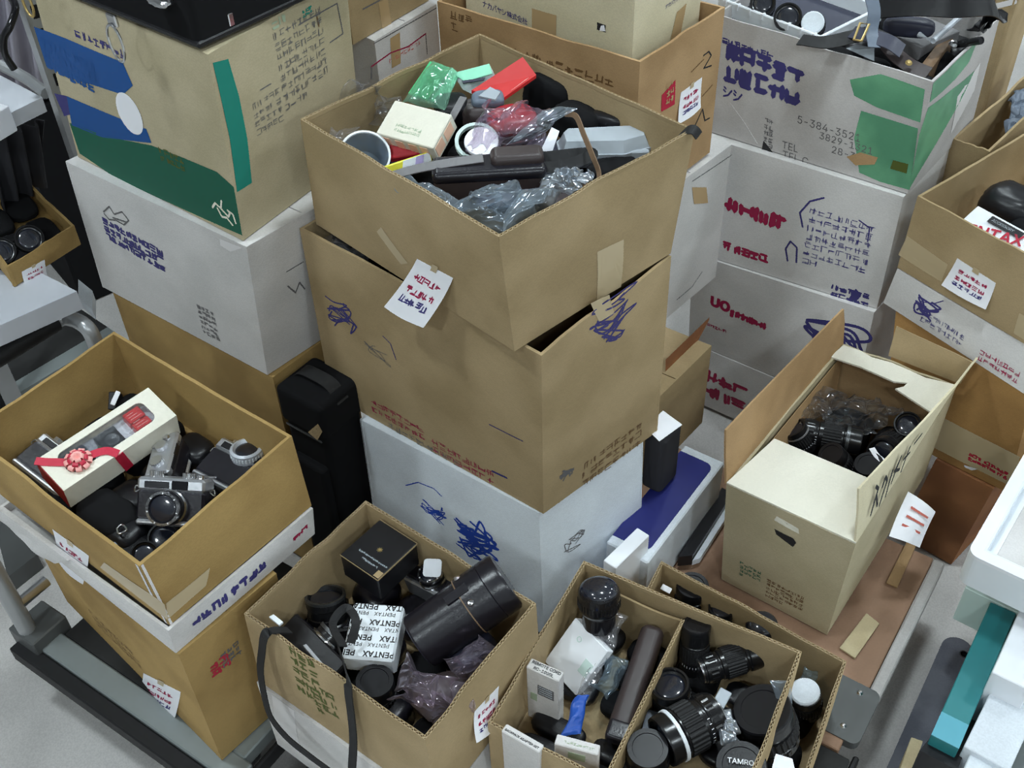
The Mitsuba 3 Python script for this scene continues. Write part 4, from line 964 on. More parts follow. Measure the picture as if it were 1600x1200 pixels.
bag('loose clear film beside the clear tub', [(-0.3040,1.6378,1.0600), (-0.2571,1.5969,1.0600), (-0.2406,1.6377,1.0900), (-0.2925,1.6345,1.1000)], 'film_clear', .010, 4, 6, .01)
# green pouch
t = thing('plastic_bag', 'green plastic bag holding a green card, back of the heap', 'plastic bag')
part(t, 'card', _plate([(-0.1613,1.7495,1.0950), (-0.1269,1.7235,1.0950), (-0.0854,1.7693,1.1300), (-0.1219,1.7969,1.1300)], .003), 'green_card')
part(t, 'card', _plate([(-0.1276,1.7330,1.0900), (-0.0983,1.7123,1.0900), (-0.0704,1.7641,1.1200), (-0.0841,1.7895,1.1200)], .003), 'mint_card')
part(t, 'film', tm(crumple((-0.1703,1.7130,1.1000), (-0.0969,1.6801,1.1000), (-0.0711,1.7383,1.1400), (-0.1163,1.7856,1.1400), amp=.006, seed=5, freq=3, bulge=.016, n=30)), 'film_green', smooth=22)
t = thing('card_packet', 'white packet with a mint green header card at the back wall of the heap', 'packet')
part(t, 'card', poly_sheet([(-0.0816,1.7698,1.1200), (-0.0182,1.7626,1.1400), (-0.0070,1.7492,1.1200), (-0.0134,1.7465,1.1000), (-0.0385,1.7397,1.0900), (-0.0670,1.7509,1.1000)], .003), 'white_plastic')
h_ = part(t, 'header', poly_sheet([(-0.0832,1.7607,1.1270), (-0.0180,1.7506,1.1470), (-0.0101,1.7367,1.1300), (-0.0631,1.7353,1.1270)], .003), 'mint_card')
part(t, 'print', poly_sheet([(-0.0652,1.7308,1.1270), (-0.0255,1.7333,1.1300), (-0.0279,1.7300,1.1270), (-0.0632,1.7272,1.1240)], .003), 'leather_navy')
t = thing('red_packet', 'bright red flat packet leaning on the mint headed packet at the back of the heap', 'packet')
part(t, 'card', _plate([(-0.0495,1.7123,1.1120), (0.0013,1.6953,1.1020), (0.0628,1.7473,1.1180), (0.0407,1.7680,1.1420)], .006), 'red_card')
part(t, 'grey_patch', _plate([(-0.0373,1.6890,1.1165), (-0.0094,1.6837,1.1110), (-0.0003,1.7015,1.1155), (-0.0174,1.7116,1.1205)], .003), 'hard_case')
part(t, 'printed_line', [_plate([(0.0174,1.7093,1.1155), (0.0219,1.7139,1.1165), (0.0492,1.7376,1.1235), (0.0447,1.7342,1.1230)], .0008)], 'bow_pink')
t, f, lx, ly = pack('yellow_packet', 'yellow and white flat packet under the cream box', 'packet', (-0.1898,1.5237,1.0700), (-0.1151,1.5571,1.0750), (-0.1956,1.5267,1.0850), 0.006, 'yellow_card')
on_top(t, f, lx, ly, [(.35, .1), (.98, .1), (.98, .98), (.42, .98)], 'white_plastic'); on_top(t, f, lx, ly, [(.62, .1), (.8, .1), (.86, .98), (.7, .98)], 'lilac_card', h=.0012)
pack('red_packet', 'deep red packet peeping out below the cream box', 'packet', (-0.1874,1.5756,1.0720), (-0.1358,1.5709,1.0820), (-0.1900,1.6068,1.0850), 0.012, 'deep_red')
t, f = pouch('black round lens case behind the cream box', (-0.0853,1.7115,1.0850), (1, .2, 0), (0, 1, .3), (.030, .026, .022), 'black_satin', 21, .03)
strap('short grey strap over the black round lens case', [(-0.0855,1.6441,1.1000), (-0.0739,1.6547,1.1150), (-0.0635,1.6940,1.1150)], .012, 'strap_grey', up=(0, -.6, 1))
pouch('slate blue spectacle case in the middle of the heap', (-0.0225,1.7006,1.1050), (1, .1, 0), (0, 1, .4), (.028, .016, .013), 'grey_blue', 22, .03)
pouch('dark violet pouch under the slate blue spectacle case', (-0.0349,1.7034,1.0750), (1, .2, 0), (0, 1, 0), (.035, .03, .026), 'leather_brown', 23, .06)
pouch('black cloth pouch against the back wall of the heap', (0.0906,1.7721,1.0700), (.8, -.6, 0), (.6, .8, 0), (.05, .03, .04), 'black_fabric', 24, .14)
pouch('black camera pouch behind the grey hard case', (0.1338,1.6906,1.0600), (.8, -.6, 0), (.6, .8, 0), (.05, .03, .032), 'black_fabric', 25, .12)
pouch('black lens pouch next to the grey hard case', (0.1834,1.6683,1.0750), (.8, -.6, .1), (.6, .8, 0), (.036, .024, .018), 'black_satin', 26, .05)
# red thing with white disc in film
t = thing('plastic_bag', 'big clear bag wrapped round a red thing and a white disc', 'plastic bag')
part(t, 'red_pouch', Frame((0.0175,1.6632,1.0850), (1, .2, .05), (0, 1, .2)).go(blob((.042, .032, .016), 27, .1)), 'deep_red', smooth=True)
part(t, 'white_disc', Frame((-0.0343,1.5600,1.1050), (1, .1, 0), z=(-.1, -.5, 1)).go(lathe([(0, .003), (.027, .003), (.028, 0), (.027, -.004), (0, -.004)], 36)), 'paper', smooth=30)
part(t, 'ring', Frame((-0.0418,1.5748,1.0980), (1, .1, 0), z=(-.1, -.5, 1)).go(lathe([(.030, .002), (.036, .002), (.036, -.006), (.030, -.006), (.030, .002)], 36)), 'pale_mint', smooth=30)
part(t, 'film', tm(crumple((-0.0716,1.5434,1.1000), (0.0750,1.5574,1.0900), (0.0894,1.6280,1.1200), (-0.0218,1.6393,1.1350), amp=.016, seed=6, freq=5, bulge=.026, n=44)), 'film_lilac', smooth=22)
bag('long lilac tinted film fold sticking up in the middle of the heap', [(0.0027,1.5318,1.1150), (0.0544,1.5519,1.1150), (0.1082,1.5624,1.1500), (0.0660,1.5732,1.1550)], 'film_milk', .007, 7, 4, .01)
solo('paper_slip', _plate([(0.0612,1.5504,1.0900), (0.0785,1.5445,1.0880), (0.0931,1.5830,1.1050), (0.0809,1.5875,1.1100)], .0015), 'paper', 'pale paper slip behind the dark brown camera case', 'paper')
# dark brown camera case
t = thing('camera_case', 'long dark brown leather camera case with rounded lid in front of the heap', 'camera case')
fc = Frame((-0.0229,1.4901,1.0750), A_((0.0637,1.4971,1.0750)) - A_((-0.1092,1.4907,1.0750)), (0, 1, 0))
part(t, 'body', fc.go(rbx(-.088, -.025, -.030, .088, .028, .026, .012)), 'leather_brown', smooth=40)
part(t, 'lid', fc.go(rbx(-.09, -.028, .012, .09, .032, .034, .010)), 'leather_black', smooth=40)
part(t, 'lens_cover', fc.sub((.045, .010, .034)).go(rbx(-.042, -.022, -.012, .042, .020, .014, .011)), 'leather_brown', smooth=40)
strap('wide grey strap lying along the dark brown camera case', [(-0.1797,1.4824,1.0950), (-0.1368,1.4855,1.1050), (-0.0863,1.4873,1.1120), (-0.0312,1.4934,1.1150)], .016, 'strap_grey', up=(-.1, -.4, 1))
strap('black strap loop right of the dark brown camera case', [(0.0632,1.4828,1.1000), (0.0981,1.4795,1.1050), (0.1319,1.4915,1.1100), (0.1398,1.5025,1.1100), (0.1204,1.5125,1.1050), (0.0647,1.5134,1.1000)], .018, 'strap_black', up=(0, -.8, .6))
strap('thin brown strap looping over the grey hard case', [(0.1030,1.5771,1.1400), (0.1174,1.5493,1.1500), (0.1268,1.5102,1.1400), (0.1378,1.4696,1.1250), (0.1464,1.4497,1.1050), (0.1385,1.4225,1.0950), (0.1227,1.4461,1.0900)], .009, 'leather_tan', up=(-.8, -.3, .5))
# grey hard case
t = thing('hard_case', 'pale grey plastic hard case by the right wall of the heap', 'case')
fh = Frame((0.1684,1.5964,1.0680), A_((0.2406,1.5950,1.0680)) - A_((0.0981,1.5955,1.0680)), (0, 1, 0))
out = Polygon([(-.070, -.026), (.030, -.030), (.072, -.012), (.072, .022), (.055, .032), (-.062, .030), (-.074, .012)])
part(t, 'base', fh.go(prism(out.buffer(.003, 4), .020, -.022)), 'hard_case_edge')
part(t, 'lip', fh.go(prism(out.buffer(.005, 4), .006, -.003)), 'hard_case')
part(t, 'lid', fh.go(trimesh.convex.convex_hull(np.vstack([np.c_[np.array(out.buffer(.002, 4).exterior.coords), np.full(len(out.buffer(.002, 4).exterior.coords), .003)], np.c_[np.array(out.buffer(-.007, 4).exterior.coords), np.full(len(out.buffer(-.007, 4).exterior.coords), .022)]]))), 'hard_case')
part(t, 'latch', fh.go(bx(.036, -.030, -.014, .072, -.020, .004, .002)), 'hard_case')
# bluish bags at the front
bag('milky blue plastic bag at the front corner of the heap', [(-0.1682,1.4360,1.1050), (-0.0802,1.3558,1.0850), (-0.0604,1.3899,1.1000), (-0.1447,1.4585,1.1150)], 'film_milk', .010, 8, 4, .012)
t = thing('plastic_bag', 'milky blue plastic bag with dark gear inside, front of the heap', 'plastic bag')
part(t, 'dark_gear', Frame((-0.0139,1.4519,1.0600), (1, .3, 0), (0, 1, 0)).go(blob((.03, .018, .012), 31, .1)), 'leather_navy', smooth=True)
part(t, 'film', tm(crumple((-0.0949,1.3656,1.0950), (-0.0123,1.3116,1.0850), (0.0587,1.3892,1.0950), (-0.0112,1.4303,1.1150), amp=.015, seed=9, freq=5, bulge=.03, n=42)), 'film_milk', smooth=22)
bag('open milky plastic bag at the front right of the heap', [(-0.0066,1.2929,1.1000), (0.0391,1.3328,1.0950), (0.0875,1.3883,1.1100), (0.0168,1.3847,1.1200)], 'film_milk', .010, 10, 3, .03)
bag('shiny bubble film below the black strap loop', [(0.0536,1.4529,1.0750), (0.1220,1.4334,1.0750), (0.1441,1.4662,1.0950), (0.0740,1.4985,1.0900)], 'foil', .009, 11, 11, .02)
bag('clear film scrap at the right wall of the heap', [(0.1788,1.4692,1.0800), (0.2165,1.5006,1.0800), (0.2289,1.5063,1.0900), (0.2004,1.4968,1.0900)], 'film_milk', .008, 12, 6, .01)
pouch('dark brown pouch under the front right bag of the heap', (0.0884,1.4338,1.0600), (.8, .5, 0), (-.5, .8, 0), (.03, .022, .018), 'leather_brown', 32, .06)
pouch('black pouch by the right front wall of the heap', (0.1796,1.5491,1.0450), (.8, .5, 0), (-.5, .8, 0), (.045, .03, .022), 'black_fabric', 33, .1)

# ------------------------------------------------------------------ seen through the slit: the carton under the heap
for i, (c, m) in enumerate((((-0.3243,1.6510,0.8500), 'black_satin'), ((-0.2665,1.5880,0.8500), 'leather_black'), ((-0.2086,1.5369,0.8500), 'black_satin'), ((-0.1536,1.4788,0.8500), 'leather_navy'), ((-0.1032,1.4286,0.8500), 'black_satin'))):
    c = A_(c) + (.035, .035, .0)
    pouch('black camera pouch in the slit under the heaped carton, %s from the left' % ORD[i], c, (.8, -.6, 0), (.6, .8, 0), (.034, .03, .03), m, 40 + i, .08, group='black pouches in the slit')
bag('clear film in the slit under the heaped carton', [(-0.3426,1.6419,0.8700), (-0.2499,1.5501,0.8700), (-0.2362,1.5564,0.8950), (-0.3218,1.6326,0.8950)], 'film_clear', .010, 13, 7, .01)

# ------------------------------------------------------------------ carton with the black lens case
t, f, lx, ly = pack('lens_box', 'black square lens box with gold crest in the back corner of its carton', 'box', (-0.2958,1.1471,0.5850), (-0.2297,1.0913,0.5850), (-0.2405,1.2246,0.5850), 0.055, 'black_satin', c=.002)
for e in ((0, -.0006, lx, .0), (0, ly, lx, ly + .0006)): part(t, 'worn_edge', f.go(bx(e[0], e[1], -.0026, e[2], e[3], -.0002)), 'kraft')
part(t, 'worn_edge', f.go(bx(lx, 0, -.0035, lx + .0006, ly, -.0002)), 'kraft')
on_top(t, f, lx, ly, [(.86, .02), (.99, .02), (.99, .16), (.86, .16)], 'kraft', 'torn_paper')
cr = unary_union([LineString([(.5 + .5 * math.cos(a), .5 + .5 * math.sin(a)), (.5, .5)]).buffer(.05) for a in np.arange(8) * np.pi / 4] + [Point(.5, .5).buffer(.22)])
on_top(t, f, lx, ly, fit(cr, .48, .44, .6, .6, lx, ly), 'gold', 'crest', label='gold printed crest')
on_top(t, f, lx, ly, fit(marks(np.random.RandomState(70), 16, .01, .16, 16), .22, .26, .95, .34, lx, ly), 'hard_case', 'printed_line')
on_top(t, f, lx, ly, fit(marks(np.random.RandomState(71), 9, .01, .16, 9), .40, .16, .80, .22, lx, ly), 'hard_case', 'printed_line')
t, f = camera('black camera with its lens pointing up, left corner of its carton', (-0.3254,1.0612,0.4600), A_((-0.2751,1.0767,0.4600)) - A_((-0.4038,1.0699,0.4600)), (.05, .45, 1), w=.118, lens_r=.034, lens_l=.05)
t, f = camera('black camera with silver edges leaning on the left wall of its carton', (-0.3398,1.0148,0.5150), A_((-0.2979,0.9652,0.5300)) - A_((-0.3859,1.0515,0.5500)), (.6, .5, .3), bottom='black_satin', lens_l=0.02, lens_r=.026, prism_=False, w=.125, h=.07)
solo('silver_tab', _plate([(-0.3936,1.0195,0.5920), (-0.3872,1.0240,0.5920), (-0.3712,1.0117,0.5880), (-0.3765,1.0060,0.5880)], .004), 'white_plastic', 'small white tab at the left corner of its carton', 'tab')
solo('silver_tab', _plate([(-0.3351,0.9678,0.5880), (-0.3305,0.9699,0.5880), (-0.2986,0.9319,0.5850), (-0.3021,0.9287,0.5850)], .003), 'silver', 'narrow silver strip slanting by the left wall of its carton', 'tab')
strap('black strap hanging over the rim at the left corner of its carton', [(-0.3638,1.0073,0.5750), (-0.3793,0.9906,0.6000), (-0.3926,0.9796,0.6050), (-0.4056,0.9782,0.5600), (-0.4138,0.9699,0.5200), (-0.4161,0.9590,0.4600), (-0.4114,0.9481,0.4200), (-0.3869,0.9243,0.4000), (-0.3523,0.9025,0.3800), (-0.3044,0.8777,0.3500)], .016, 'strap_black', up=(-.7, -.7, .25))
strap('black strap hanging straight down the front of the carton with the black lens case', [(-0.2855,0.9777,0.5700), (-0.2668,0.9229,0.6000), (-0.2568,0.8846,0.6150), (-0.2583,0.8778,0.5850), (-0.2599,0.8730,0.5400), (-0.2640,0.8651,0.4800), (-0.2760,0.8503,0.4000)], .017, 'strap_black', up=(-.7, -.7, .25))
strap('black strap coiled beside the upright black camera', [(-0.2679,0.9895,0.5600), (-0.2596,1.0169,0.5800), (-0.2788,1.0458,0.5750), (-0.2975,1.0197,0.5700), (-0.2746,0.9670,0.5850)], .014, 'strap_black', up=(.5, -.6, .6))
t, f, lx, ly = pack('wrapped_packet', 'packet wrapped in white paper printed all over with black lettering', 'packet', (-0.1889,1.0683,0.5450), (-0.2721,1.0799,0.5450), (-0.1670,0.9653,0.5350), 0.045, 'white_plastic', c=.004)
PT = text2d('PENTAX', .02, True); PL = text2d('PENTAX', .02)
prt = []
for j in range(7):
    big = j % 2 == 0; y0 = .02 + j * .14; hh = .10 if big else .065; w_ = hh * ly / .02 * (PT.bounds[2]) / lx
    x = -.25 + .13 * ((j * 3) % 4)
    while x < 1.0:
        g = fit(PT if big else PL, 0, 0, 9, hh, lx, ly); g = shapely.affinity.translate(g, x * lx, y0 * ly)
        g = g.intersection(sbox(.002, .002, lx - .002, ly - .002))
        if not g.is_empty: prt.append(g)
        x += w_ + .1
prt = unary_union([shapely.affinity.rotate(g, 0) for g in prt])
prt = unary_union([g for g in getattr(prt, 'geoms', [prt]) if g.geom_type == 'Polygon'])
on_top(t, f, lx, ly, prt, 'ink_black', 'lettering', label='rows of black lettering')
# leather lens case
p0, p1 = A_((-0.1640,1.0075,0.5300)), A_((-0.0158,1.0806,0.5720)); L_ = np.linalg.norm(p1 - p0); f = Frame(p0, (0.3, 0.3, -1), z=p1 - p0)
t = thing('lens_case', 'black leather cylindrical lens case lying across the right of its carton', 'lens case')
R_ = .047
part(t, 'body', f.go(lathe([(0, 0), (R_ * .96, 0), (R_, .004), (R_, .6 * L_), (0, .6 * L_)], 56)), 'leather_black', smooth=30)
part(t, 'end_seam', f.go(lathe([(R_ * .86, -.0004), (R_ * .9, -.0014), (R_ * .93, -.0004), (R_ * .93, .001), (R_ * .86, .001), (R_ * .86, -.0004)], 56)), 'leather_navy', smooth=30)
part(t, 'lid', f.go(lathe([(R_ * .9, .57 * L_), (R_ * 1.05, .57 * L_), (R_ * 1.05, .82 * L_), (R_ * 1.03, .825 * L_), (R_ * 1.05, .83 * L_), (R_ * 1.05, .97 * L_), (R_, L_), (0, L_)], 56)), 'leather_black', smooth=30)
part(t, 'lid_edge', f.go(lathe([(R_ * 1.0, .566 * L_), (R_ * 1.056, .566 * L_), (R_ * 1.056, .578 * L_), (R_ * 1.0, .578 * L_)], 56)), 'leather_tan', smooth=30, label='pale tan cut edge of the lid')
upv = np.array([0, 0, 1.0]); cu = unit(upv - f.z * (upv @ f.z)); cs = np.cross(f.z, cu)
for a in (-38, 30):
    d = cu * math.cos(math.radians(a)) + cs * math.sin(math.radians(a)); c = f.o + f.z * .63 * L_ + d * R_ * 1.055
    part(t, 'snap', Frame(c, f.z, z=d).go(lathe([(0, .004), (.004, .0035), (.006, .001), (.006, 0), (0, 0)], 18)), 'chrome', smooth=40)
sd = [f.o + f.z * (.44 + .06 * k) * L_ + cu * (R_ + .002) for k in range(5)]
part(t, 'closing_strap', ribbon(sd, .016, cu), 'leather_black', smooth=40)
t, f = camera('small silver-topped camera between the lens box and the leather lens case', (-0.1581,1.1291,0.4850), (.65, -.5, .1), (.2, -.3, 1), top='silver', prism_=False, w=.10, h=.06, lens_r=.022, lens_l=.02)
solo('metal_plate', Frame((-0.1421,1.1182,0.5750), (1, -.1, 0), (.1, 1, .5)).go(prism(rrect(.030, .030, .006), .004)), 'silver', 'small bright metal cover next to the leather lens case', 'cover')
bagq = [(-0.1999,0.8910,0.5450), (-0.1240,0.8461,0.5400), (-0.0684,0.9018,0.5500), (-0.1642,0.9488,0.5600)]
t = thing('plastic_bag', 'crumpled clear bag holding a brown lens at the front of its carton', 'plastic bag')
part(t, 'brown_lens', Frame((-0.1287,0.9298,0.5000), (1, .3, 0), (0, 1, 0)).go(blob((.045, .03, .028), 71, .05)), 'leather_brown', smooth=True)
part(t, 'film', tm(crumple(*bagq, amp=.018, seed=71, freq=5, bulge=.028, n=40)), 'film_lilac', smooth=20)
t = thing('plastic_bag', 'crumpled clear bag below the leather lens case, right wall of its carton', 'plastic bag')
part(t, 'dark_lens', Frame((-0.0787,1.0033,0.5000), (.7, .6, 0), (-.6, .7, 0)).go(blob((.04, .028, .024), 72, .05)), 'leather_navy', smooth=True)
part(t, 'film', tm(crumple((-0.1260,0.9523,0.5450), (-0.0710,0.9245,0.5350), (-0.0281,0.9747,0.5500), (-0.0730,0.9961,0.5700), amp=.017, seed=72, freq=5, bulge=.026, n=38)), 'film_lilac', smooth=20)
lens('dark lens standing below the printed packet', (-0.2357,0.9484,0.4300), (-0.2328,0.9475,0.5100), .032, 'cap')
fill('D', 'black pouch at the bottom under the leather lens case', 'black pouches under the lens case', 4, 3, 0.443, .030, ['black_satin', 'black_fabric', 'leather_black'], 6)

# ------------------------------------------------------------------ carton with the card tray
t = thing('card_tray', 'brown card tray set in the left half of the carton of lenses', 'tray')
ty = [(0.1292,1.1407,0.4780), (0.2669,1.0644,0.4780), (0.1181,0.8001,0.4780)]; ty = [A_(q) for q in ty]
for a, b in ((ty[0], ty[1]), (ty[1], ty[2])):
    S = quad(a + (0, 0, -.11), b + (0, 0, -.11), b, a)
    part(t, 'side_panel', slab_sheet(lambda u, v: S(u, v) + np.stack([0 * u, 0 * u, .004 * v * np.sin(5 * u + 1)], -1), 16, 4, .004), 'kraft', smooth=40)
CART['FT'] = dict(t=[ty[0], ty[1], ty[2], ty[0]], b=[q + (0, 0, -.11) for q in (ty[0], ty[1], ty[2], ty[0])], key=t); BULGE['FT'] = (0, 0)
liner, core = rim('FT', 'r'); part(t, 'rim_liner', liner, 'kraft'); part(t, 'fluted_core', core, 'flute')
t = thing('camera_lens', 'shiny lens with domed front standing on the white packet at the back corner', 'lens')
p0 = A_((0.1303,1.0718,0.4620)); f = Frame(p0, (1, 0, 0), z=A_((0.1124,1.0990,0.5550)) - p0)
part(t, 'barrel', f.go(lathe([(0, 0), (.027, 0), (.028, .004), (.028, .03), (.030, .033), (.034, .04), (.035, .055), (.035, .07), (.033, .076), (.0, .076)], 48)), 'black_gloss', smooth=30)
part(t, 'grip_ring', f.go(prism(gear(.0335, .0362, 36), .012, .046)), 'black_plastic')
part(t, 'front_glass', f.go(lathe([(.0325, .074)] + [(.0325 * math.cos(a), .074 + .017 * math.sin(a)) for a in np.linspace(0, np.pi / 2, 12)[1:]], 48)), 'lens_glass', smooth=True)
t, f, lx, ly = pack('paper_packet', 'flat white paper packet in a clear sleeve under the domed lens', 'packet', (0.0359,1.0449,0.4050), (0.0844,0.9765,0.4050), (0.0882,1.0874,0.4720), 0.02, 'white_gloss')
on_top(t, f, lx, ly, fit(Point(0, 0).buffer(1).difference(Point(0, 0).buffer(.7)), .3, .72, .42, .84, lx, ly), 'pale_mint', 'printed_ring'); on_top(t, f, lx, ly, [(.72, .35), (.95, .35), (.95, .62), (.72, .62)], 'pale_mint')
bag('narrow clear sleeve with bright folds along the white paper packet', [(0.0879,0.9661,0.4120), (0.1071,0.9570,0.4100), (0.1751,1.0761,0.4820), (0.1547,1.0879,0.4850)], 'film_clear', .006, 73, 6, .008, n=44)
bag('clear film with a glint between the packet and the dark case', [(0.1164,0.9739,0.4300), (0.1460,0.9549,0.4300), (0.1773,1.0126,0.4500), (0.1469,1.0263,0.4500)], 'film_blue', .009, 74, 5, .01)
t, f, lx, ly = pack('cord_box', 'tall thin white box with a printed black name on its end', 'box', (0.0047,0.9636,0.5150), (0.0545,0.9349,0.5150), (0.0194,0.9770,0.5150), 0.145, 'white_board')
on_top(t, f, lx, ly, fit(text2d('REMOTE CORD', .02, True), .08, .56, .95, .92, lx, ly), 'ink_black', 'printed_name'); on_top(t, f, lx, ly, fit(text2d('RC-1000L', .02, True), .2, .1, .8, .5, lx, ly), 'ink_black', 'printed_name')
part(t, 'print', f.go(bx(lx * .35, -.0007, -.062, lx * .85, 0, -.036)), 'ink_grey'); 
for k in range(4): part(t, 'printed_line', f.go(bx(lx * .38, -.0011, -.040 - .006 * k, lx * .8, -.0005, -.038 - .006 * k)), 'hard_case')
part(t, 'print', f.go(bx(lx * .12, -.0007, -.085, lx * .32, 0, -.066)), 'ink_lightgreen')
t, f, lx, ly = pack('adapter_box', 'flat white box lettered on its edge, standing at the front left wall', 'box', (-0.0367,0.8563,0.5120), (0.0184,0.8186,0.5120), (-0.0268,0.8676,0.5120), 0.12, 'white_board')
on_top(t, f, lx, ly, fit(text2d('BACKPACK ADAPTER SET', .02, True), .06, .25, .94, .75, lx, ly), 'ink_black', 'printed_name')
t, f, lx, ly = pack('small_box', 'small cream-white box with faint green print at the front of the tray', 'box', (0.0425,0.8443,0.4900), (0.1064,0.8228,0.4900), (0.0549,0.8586,0.4900), 0.11, 'white_board')
part(t, 'print', f.go(bx(lx * .32, -.0007, -.030, lx * .72, 0, -.012)), 'ink_lightgreen'); on_top(t, f, lx, ly, fit(marks(np.random.RandomState(75), 10, .01, .1, 10), .2, .3, .9, .7, lx, ly), 'ink_lightgreen')
for k in range(9): part(t, 'bar', f.go(bx(lx * (.25 + .05 * k), -.0007, -.066, lx * (.27 + .05 * k), 0, -.048)), 'ink_grey')
solo('blue_pouch', tm(crumple((0.0519,0.8730,0.4650), (0.0836,0.8738,0.4650), (0.1072,0.9359,0.4750), (0.0880,0.9367,0.4750), amp=.006, seed=76, freq=3, bulge=.010, n=24)), 'cobalt', 'bright blue plastic pouch beside the tall thin white box', 'pouch', smooth=30)
a_, b_ = A_((0.1409,0.8787,0.4250)), A_((0.2242,1.0742,0.4450)); f = Frame((a_ + b_) / 2, b_ - a_, z=(0, 0, 1)); l2 = np.linalg.norm(b_ - a_) / 2
t = thing('lens_case', 'long dark brown soft case lying along the tray wall', 'case'); part(t, 'body', f.go(rbx(-l2, -.020, -.02, l2, .020, .018, .014)), 'leather_brown', smooth=40)
part(t, 'end_flap', f.go(rbx(-l2 - .004, -.018, -.004, -l2 + .03, .018, .0205, .006)), 'leather_black', smooth=40)
fill('F', 'black pouch at the bottom of the card tray', 'black pouches in the card tray', 3, 2, 0.386, .018, ['black_satin', 'black_fabric'], 7, u=(.04, .9), v=(.1, .36))
lens('black lens standing at the back by the card tray corner', (0.2869,1.0252,0.3850), (0.2896,1.0502,0.4750), .025, 'cap')
lens('black lens lying towards the right wall of the carton of lenses', (0.2949,1.0016,0.4250), (0.3963,1.0274,0.4350), .027, 'glass', marks_=False)
lens('round black lens facing up beside the card tray wall', (0.2465,0.9519,0.3850), (0.2334,0.9569,0.4620), .033, 'glass')
lens('large black lens with a white ring around its front', (0.3015,0.9114,0.4450), (0.2110,0.8673,0.4400), .042, 'glass', band='white_plastic')
lens('small capped lens seen end-on at the front of the carton', (0.1907,0.8549,0.3850), (0.1862,0.8488,0.4520), .034, 'cap')
lens('widest black lens with a plain cap, at the right wall', (0.3998,0.9003,0.3750), (0.3739,0.9046,0.4550), .048, 'cap')
t = lens('lens with a name on its cap at the front edge of the divided carton', (0.3337,0.8170,0.3850), (0.3226,0.8125,0.4580), .04, 'cap')
fq = Frame((0.3210,0.8154,0.4680), (1, -.2, 0), (0, 1, .0)); tt = text2d('TAMRON', .008, True)
part(t, 'printed_name', fq.sub((-.020, -.004, .0)).go(prism(tt, .0006)), 'paper')
pack('white_tag', 'grey-white plastic tag between the ringed lens and the widest lens', 'tag', (0.2940,0.9160,0.4680), (0.3101,0.9041,0.4680), (0.3131,0.9382,0.4750), .003, 'hard_case')
bag('clear crumpled strip between the ringed lens and the widest lens', [(0.3011,0.8551,0.4550), (0.3308,0.8452,0.4550), (0.3212,0.9088,0.4650), (0.3027,0.9062,0.4650)], 'foil', .006, 77, 8, .008)
bag('stiff clear film lying against the right wall of the carton', [(0.3965,0.9133,0.4650), (0.4195,0.9078,0.4650), (0.4192,0.9387,0.4850), (0.3876,0.9425,0.4850)], 'film_milk', .003, 78, 3, .004, n=20)
pack('blue_card', 'pale blue card under the ringed lens', 'card', (0.1817,0.8954,0.4120), (0.2168,0.8828,0.4120), (0.2065,0.9351,0.4200), .002, 'grey_blue')
solo('paper_slip', _plate([(0.3552,0.7802,0.5120), (0.3879,0.7640,0.5120), (0.3856,0.7886,0.5200), (0.3633,0.7976,0.5200)], .001), 'paper', 'white paper slip at the bottom edge beside the carton of lenses', 'paper')
fill('F', 'black pouch under the lenses in the divided carton', 'black pouches under the lenses', 4, 3, 0.383, .016, ['black_satin', 'black_fabric'], 8, u=(.02, .98), v=(.46, .98))

# ------------------------------------------------------------------ the carton of lenses behind it
lens('dark lens at the left end of the half hidden carton', (0.3271,1.2526,0.2500), (0.3260,1.2503,0.3180), .032, 'cap')
lens('lens with a bright rim in the half hidden carton', (0.3799,1.1986,0.2500), (0.3739,1.2040,0.3180), .026, 'glass')
lens('brown-black round lens near the back wall of the half hidden carton', (0.4501,1.1598,0.2500), (0.4386,1.1598,0.3220), .030, 'dome')
lens('lens with a pale blue rear cap in the half hidden carton, right corner', (0.5031,1.0237,0.2500), (0.4858,1.0160,0.3220), .028, 'white')
pack('white_tag', 'tiny white tag at the back of the half hidden carton', 'tag', (0.2624,1.2413,0.3300), (0.2787,1.2288,0.3300), (0.2690,1.2491,0.3350), .002, 'paper')
pack('blue_card', 'pale card at the right wall of the half hidden carton', 'card', (0.4348,0.9483,0.3000), (0.4483,0.9406,0.3000), (0.4522,0.9754,0.3100), .002, 'pale_mint')
bag('teal tinted film in the right corner of the half hidden carton', [(0.4889,1.0551,0.3000), (0.5112,1.0438,0.3000), (0.5254,1.0627,0.3100), (0.5014,1.0769,0.3100)], 'film_blue', .006, 79, 5, .006)
fill('G', 'black pouch at the bottom of the half hidden carton', 'black pouches in the half hidden carton', 4, 4, 0.236, .026, ['black_fabric'], 9)

# ------------------------------------------------------------------ carton of silver cameras
t = thing('gift_box', 'long cream gift box with a window, red ribbon and bow, lying on the cameras', 'box')
g_ = [A_((-0.6932,1.1389,0.7720)), A_((-0.5477,1.2869,0.7820)), A_((-0.7479,1.1869,0.7900))]
f = Frame(g_[0], g_[1] - g_[0], g_[2] - g_[0])
lx, ly = np.linalg.norm(g_[1] - g_[0]), abs((g_[2] - g_[0]) @ f.y)
hh = .05
win = rrect(lx * .76, ly * .62, .012, lx * .50, ly * .52)
part(t, 'body', f.go([bx(0, 0, -hh, lx, ly, -.022), bx(0, 0, -.022, lx, .003, 0), bx(0, ly - .003, -.022, lx, ly, 0), bx(0, 0, -.022, .003, ly, 0), bx(lx - .003, 0, -.022, lx, ly, 0)]), 'ivory')
part(t, 'lid', f.go(prism(sbox(0, 0, lx, ly).difference(win), .002)), 'ivory')
part(t, 'end_panel', f.go(bx(-.0012, .002, -hh + .002, 0, ly - .002, 0)), 'deep_red', label='dark red end')
